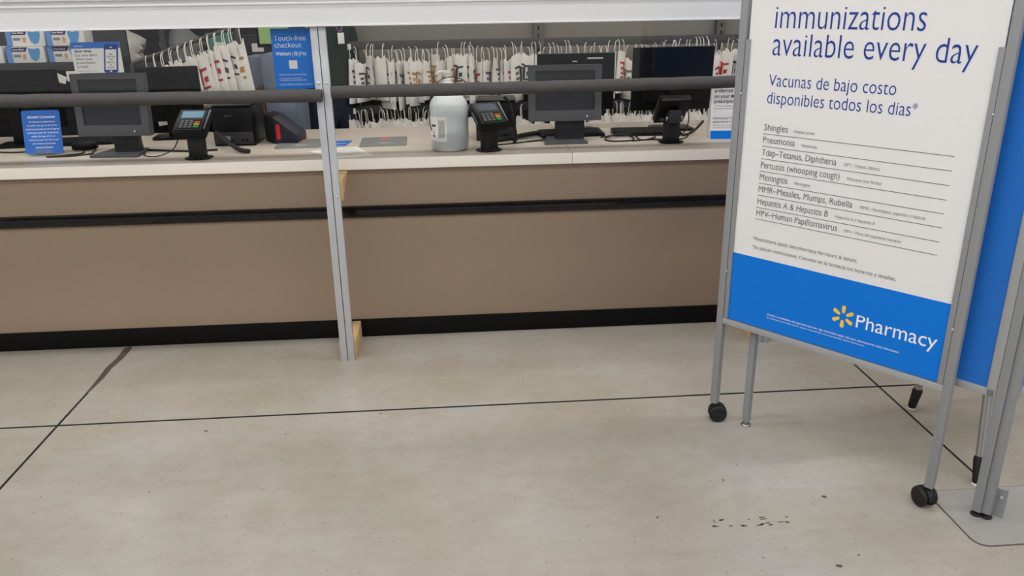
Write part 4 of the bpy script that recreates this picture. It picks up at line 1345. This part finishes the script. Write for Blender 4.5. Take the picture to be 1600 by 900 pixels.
# facing -y in local space
pel = jv((0, 0, 0.96), (0.15, 0.105))
wai = jv((0, 0, 1.08), (0.135, 0.095), pel)
che = jv((0, 0.01, 1.28), (0.155, 0.11), wai)
shc = jv((0, 0.015, 1.42), (0.12, 0.08), che)
nek = jv((0, 0.005, 1.50), 0.055, shc)
hd0 = jv((0, -0.005, 1.56), 0.065, nek)
hd1 = jv((0, -0.015, 1.64), (0.078, 0.095), hd0)
hd2 = jv((0, -0.01, 1.71), (0.070, 0.085), hd1)
hd3 = jv((0, -0.005, 1.755), 0.04, hd2)
hands = []
for s in (-1, 1):
    hip = jv((s * 0.085, 0, 0.90), 0.095, pel)
    kn = jv((s * 0.10, -0.01, 0.50), 0.062, hip)
    an = jv((s * 0.105, 0.02, 0.10), 0.042, kn)
    ft = jv((s * 0.11, -0.06, 0.045), 0.042, an)
    to = jv((s * 0.115, -0.15, 0.035), 0.034, ft)
    sh_ = jv((s * 0.175, 0.015, 1.40), 0.062, shc)
    el = jv((s * 0.21, 0.02, 1.12), 0.046, sh_)
    wr_ = jv((s * 0.13, 0.17, 0.99), 0.032, el)
    hdir = Vector((-s * 0.85, 0.05, -0.5))
    hdir.normalize()
    wp = Vector(V[wr_])
    pm_ = jv(tuple(wp + hdir * 0.05), (0.040, 0.018), wr_)
    hands.append((wp, hdir, s))
body = skin_obj('body', V, E_, RAD, 'skin', pe)
for wp, hdir, s in hands:
    side = hdir.cross(Vector((0, 1, 0))).normalized()
    nrm = hdir.cross(side).normalized()
    for k, (o_, ln) in enumerate(((-0.03, 0.065), (-0.010, 0.078), (0.010, 0.074), (0.030, 0.058))):
        b0 = wp + hdir * 0.07 + side * o_
        MB().tube(catmull([b0 - hdir * 0.02, b0 + hdir * ln * 0.45, b0 + hdir * ln * 0.8 + nrm * 0.012, b0 + hdir * ln + nrm * 0.026], 3), [0.0095] * 7 + [0.008, 0.008, 0.006], 8).build('finger', 'skin', pe)
    b0 = wp + hdir * 0.03 - side * 0.036
    MB().tube(catmull([b0 + side * 0.012, b0 - side * 0.016 + hdir * 0.018, b0 - side * 0.026 + hdir * 0.045 + nrm * 0.008], 3), [0.012, 0.0115, 0.011, 0.011, 0.010, 0.009, 0.007], 8).build('thumb', 'skin', pe)
pe.scale = (1.05, 1.05, 1.05)
# clothes
skin_obj('trousers', [(0, 0, 1.06), (0, 0, 0.95), (0.088, 0, 0.88), (0.102, -0.008, 0.50), (0.107, 0.018, 0.09), (-0.088, 0, 0.88), (-0.102, -0.008, 0.50), (-0.107, 0.018, 0.09)],
         [(0, 1), (1, 2), (2, 3), (3, 4), (1, 5), (5, 6), (6, 7)], [(0.15, 0.112), (0.168, 0.122), 0.112, 0.084, 0.074, 0.112, 0.084, 0.074], 'plaid', pe)
tp = MB()
rings = [(0.985, 0.176, 0.128, 0.0), (1.05, 0.168, 0.122, 0.0), (1.12, 0.160, 0.116, 0.0), (1.20, 0.166, 0.118, 0.003), (1.28, 0.178, 0.124, 0.006), (1.35, 0.184, 0.118, 0.010), (1.405, 0.176, 0.100, 0.012), (1.445, 0.130, 0.080, 0.012), (1.47, 0.085, 0.068, 0.008), (1.49, 0.070, 0.064, 0.006)]
nr = 28
vv = []
for z, rx, ry, cy in rings:
    for k in range(nr):
        a_ = 2 * math.pi * k / nr
        f_ = 1 + 0.012 * math.sin(5 * a_ + z * 30)
        vv.append((rx * f_ * math.cos(a_), cy + ry * f_ * math.sin(a_), z))
tp.add(vv, [(j * nr + k, j * nr + (k + 1) % nr, (j + 1) * nr + (k + 1) % nr, (j + 1) * nr + k) for j in range(len(rings) - 1) for k in range(nr)])
tp.tube(catmull([(-0.13, 0.015, 1.400), (-0.195, 0.015, 1.345), (-0.215, 0.02, 1.20), (-0.212, 0.03, 1.10), (-0.165, 0.12, 1.03)], 4), [0.058] * 4 + [0.062] * 4 + [0.056] * 4 + [0.054] * 4 + [0.048], 14)
tp.tube(catmull([(0.13, 0.015, 1.400), (0.195, 0.015, 1.345), (0.216, 0.02, 1.20), (0.212, 0.03, 1.10), (0.165, 0.12, 1.03)], 4), [0.058] * 4 + [0.062] * 4 + [0.056] * 4 + [0.052] * 4 + [0.048], 14)
tp.build('top', 'shirt', pe)
# head features
for s in (-1, 1):
    MB().lathe([(0.004, -0.011), (0.010, -0.006), (0.0115, 0), (0.010, 0.006), (0.004, 0.011)], 12, (s * 0.031, -0.092, 1.655)).build('eye', 'white_plastic', pe)
    MB().lathe([(0.002, -0.004), (0.005, 0), (0.002, 0.004)], 10, (s * 0.031, -0.1025, 1.655)).build('iris', 'black_ink', pe)
    MB().tube([(s * 0.078, 0.0, 1.62), (s * 0.088, 0.005, 1.645), (s * 0.086, 0.01, 1.672)], [0.008, 0.015, 0.009], 8).build('ear', 'skin', pe)
MB().tube([(0, -0.100, 1.66), (0, -0.114, 1.63), (0, -0.104, 1.618)], [0.009, 0.014, 0.012], 8).build('nose', 'skin', pe)
MB().tube([(-0.024, -0.090, 1.586), (0, -0.099, 1.588), (0.024, -0.090, 1.586)], [0.003, 0.006, 0.003], 8).build('mouth', 'mat_red', pe)
skin_obj('hair', [(0, 0.01, 1.735), (0, -0.045, 1.735), (0, 0.045, 1.68), (0, 0.06, 1.58), (0.055, 0.02, 1.66), (-0.055, 0.02, 1.66)], [(0, 1), (0, 2), (2, 3), (0, 4), (0, 5)],
         [0.065, 0.038, 0.062, 0.035, 0.036, 0.036], 'hair', pe)
for s in (-1, 1):
    MB().prism(rrect(s * 0.112 - 0.048, s * 0.112 + 0.048, -0.195, 0.075, 0.04, 5), 0.0, 0.025).build('shoe_sole', 'shoe', pe, 0.003)
    skin_obj('shoe', [(s * 0.107, 0.02, 0.06), (s * 0.11, -0.06, 0.05), (s * 0.115, -0.15, 0.042)], [(0, 1), (1, 2)], [0.050, 0.052, 0.042], 'shoe', pe)
MB().tube(catmull([(-0.05, -0.06, 1.47), (-0.045, -0.13, 1.42), (-0.012, -0.150, 1.36), (0.0, -0.152, 1.345), (0.012, -0.150, 1.36), (0.045, -0.13, 1.42), (0.05, -0.06, 1.47)]), 0.007, 6).build('lanyard', 'purple', pe)
box('badge', 'white_plastic', pe, -0.025, 0.025, -0.158, -0.155, 1.28, 1.345, 0.001)
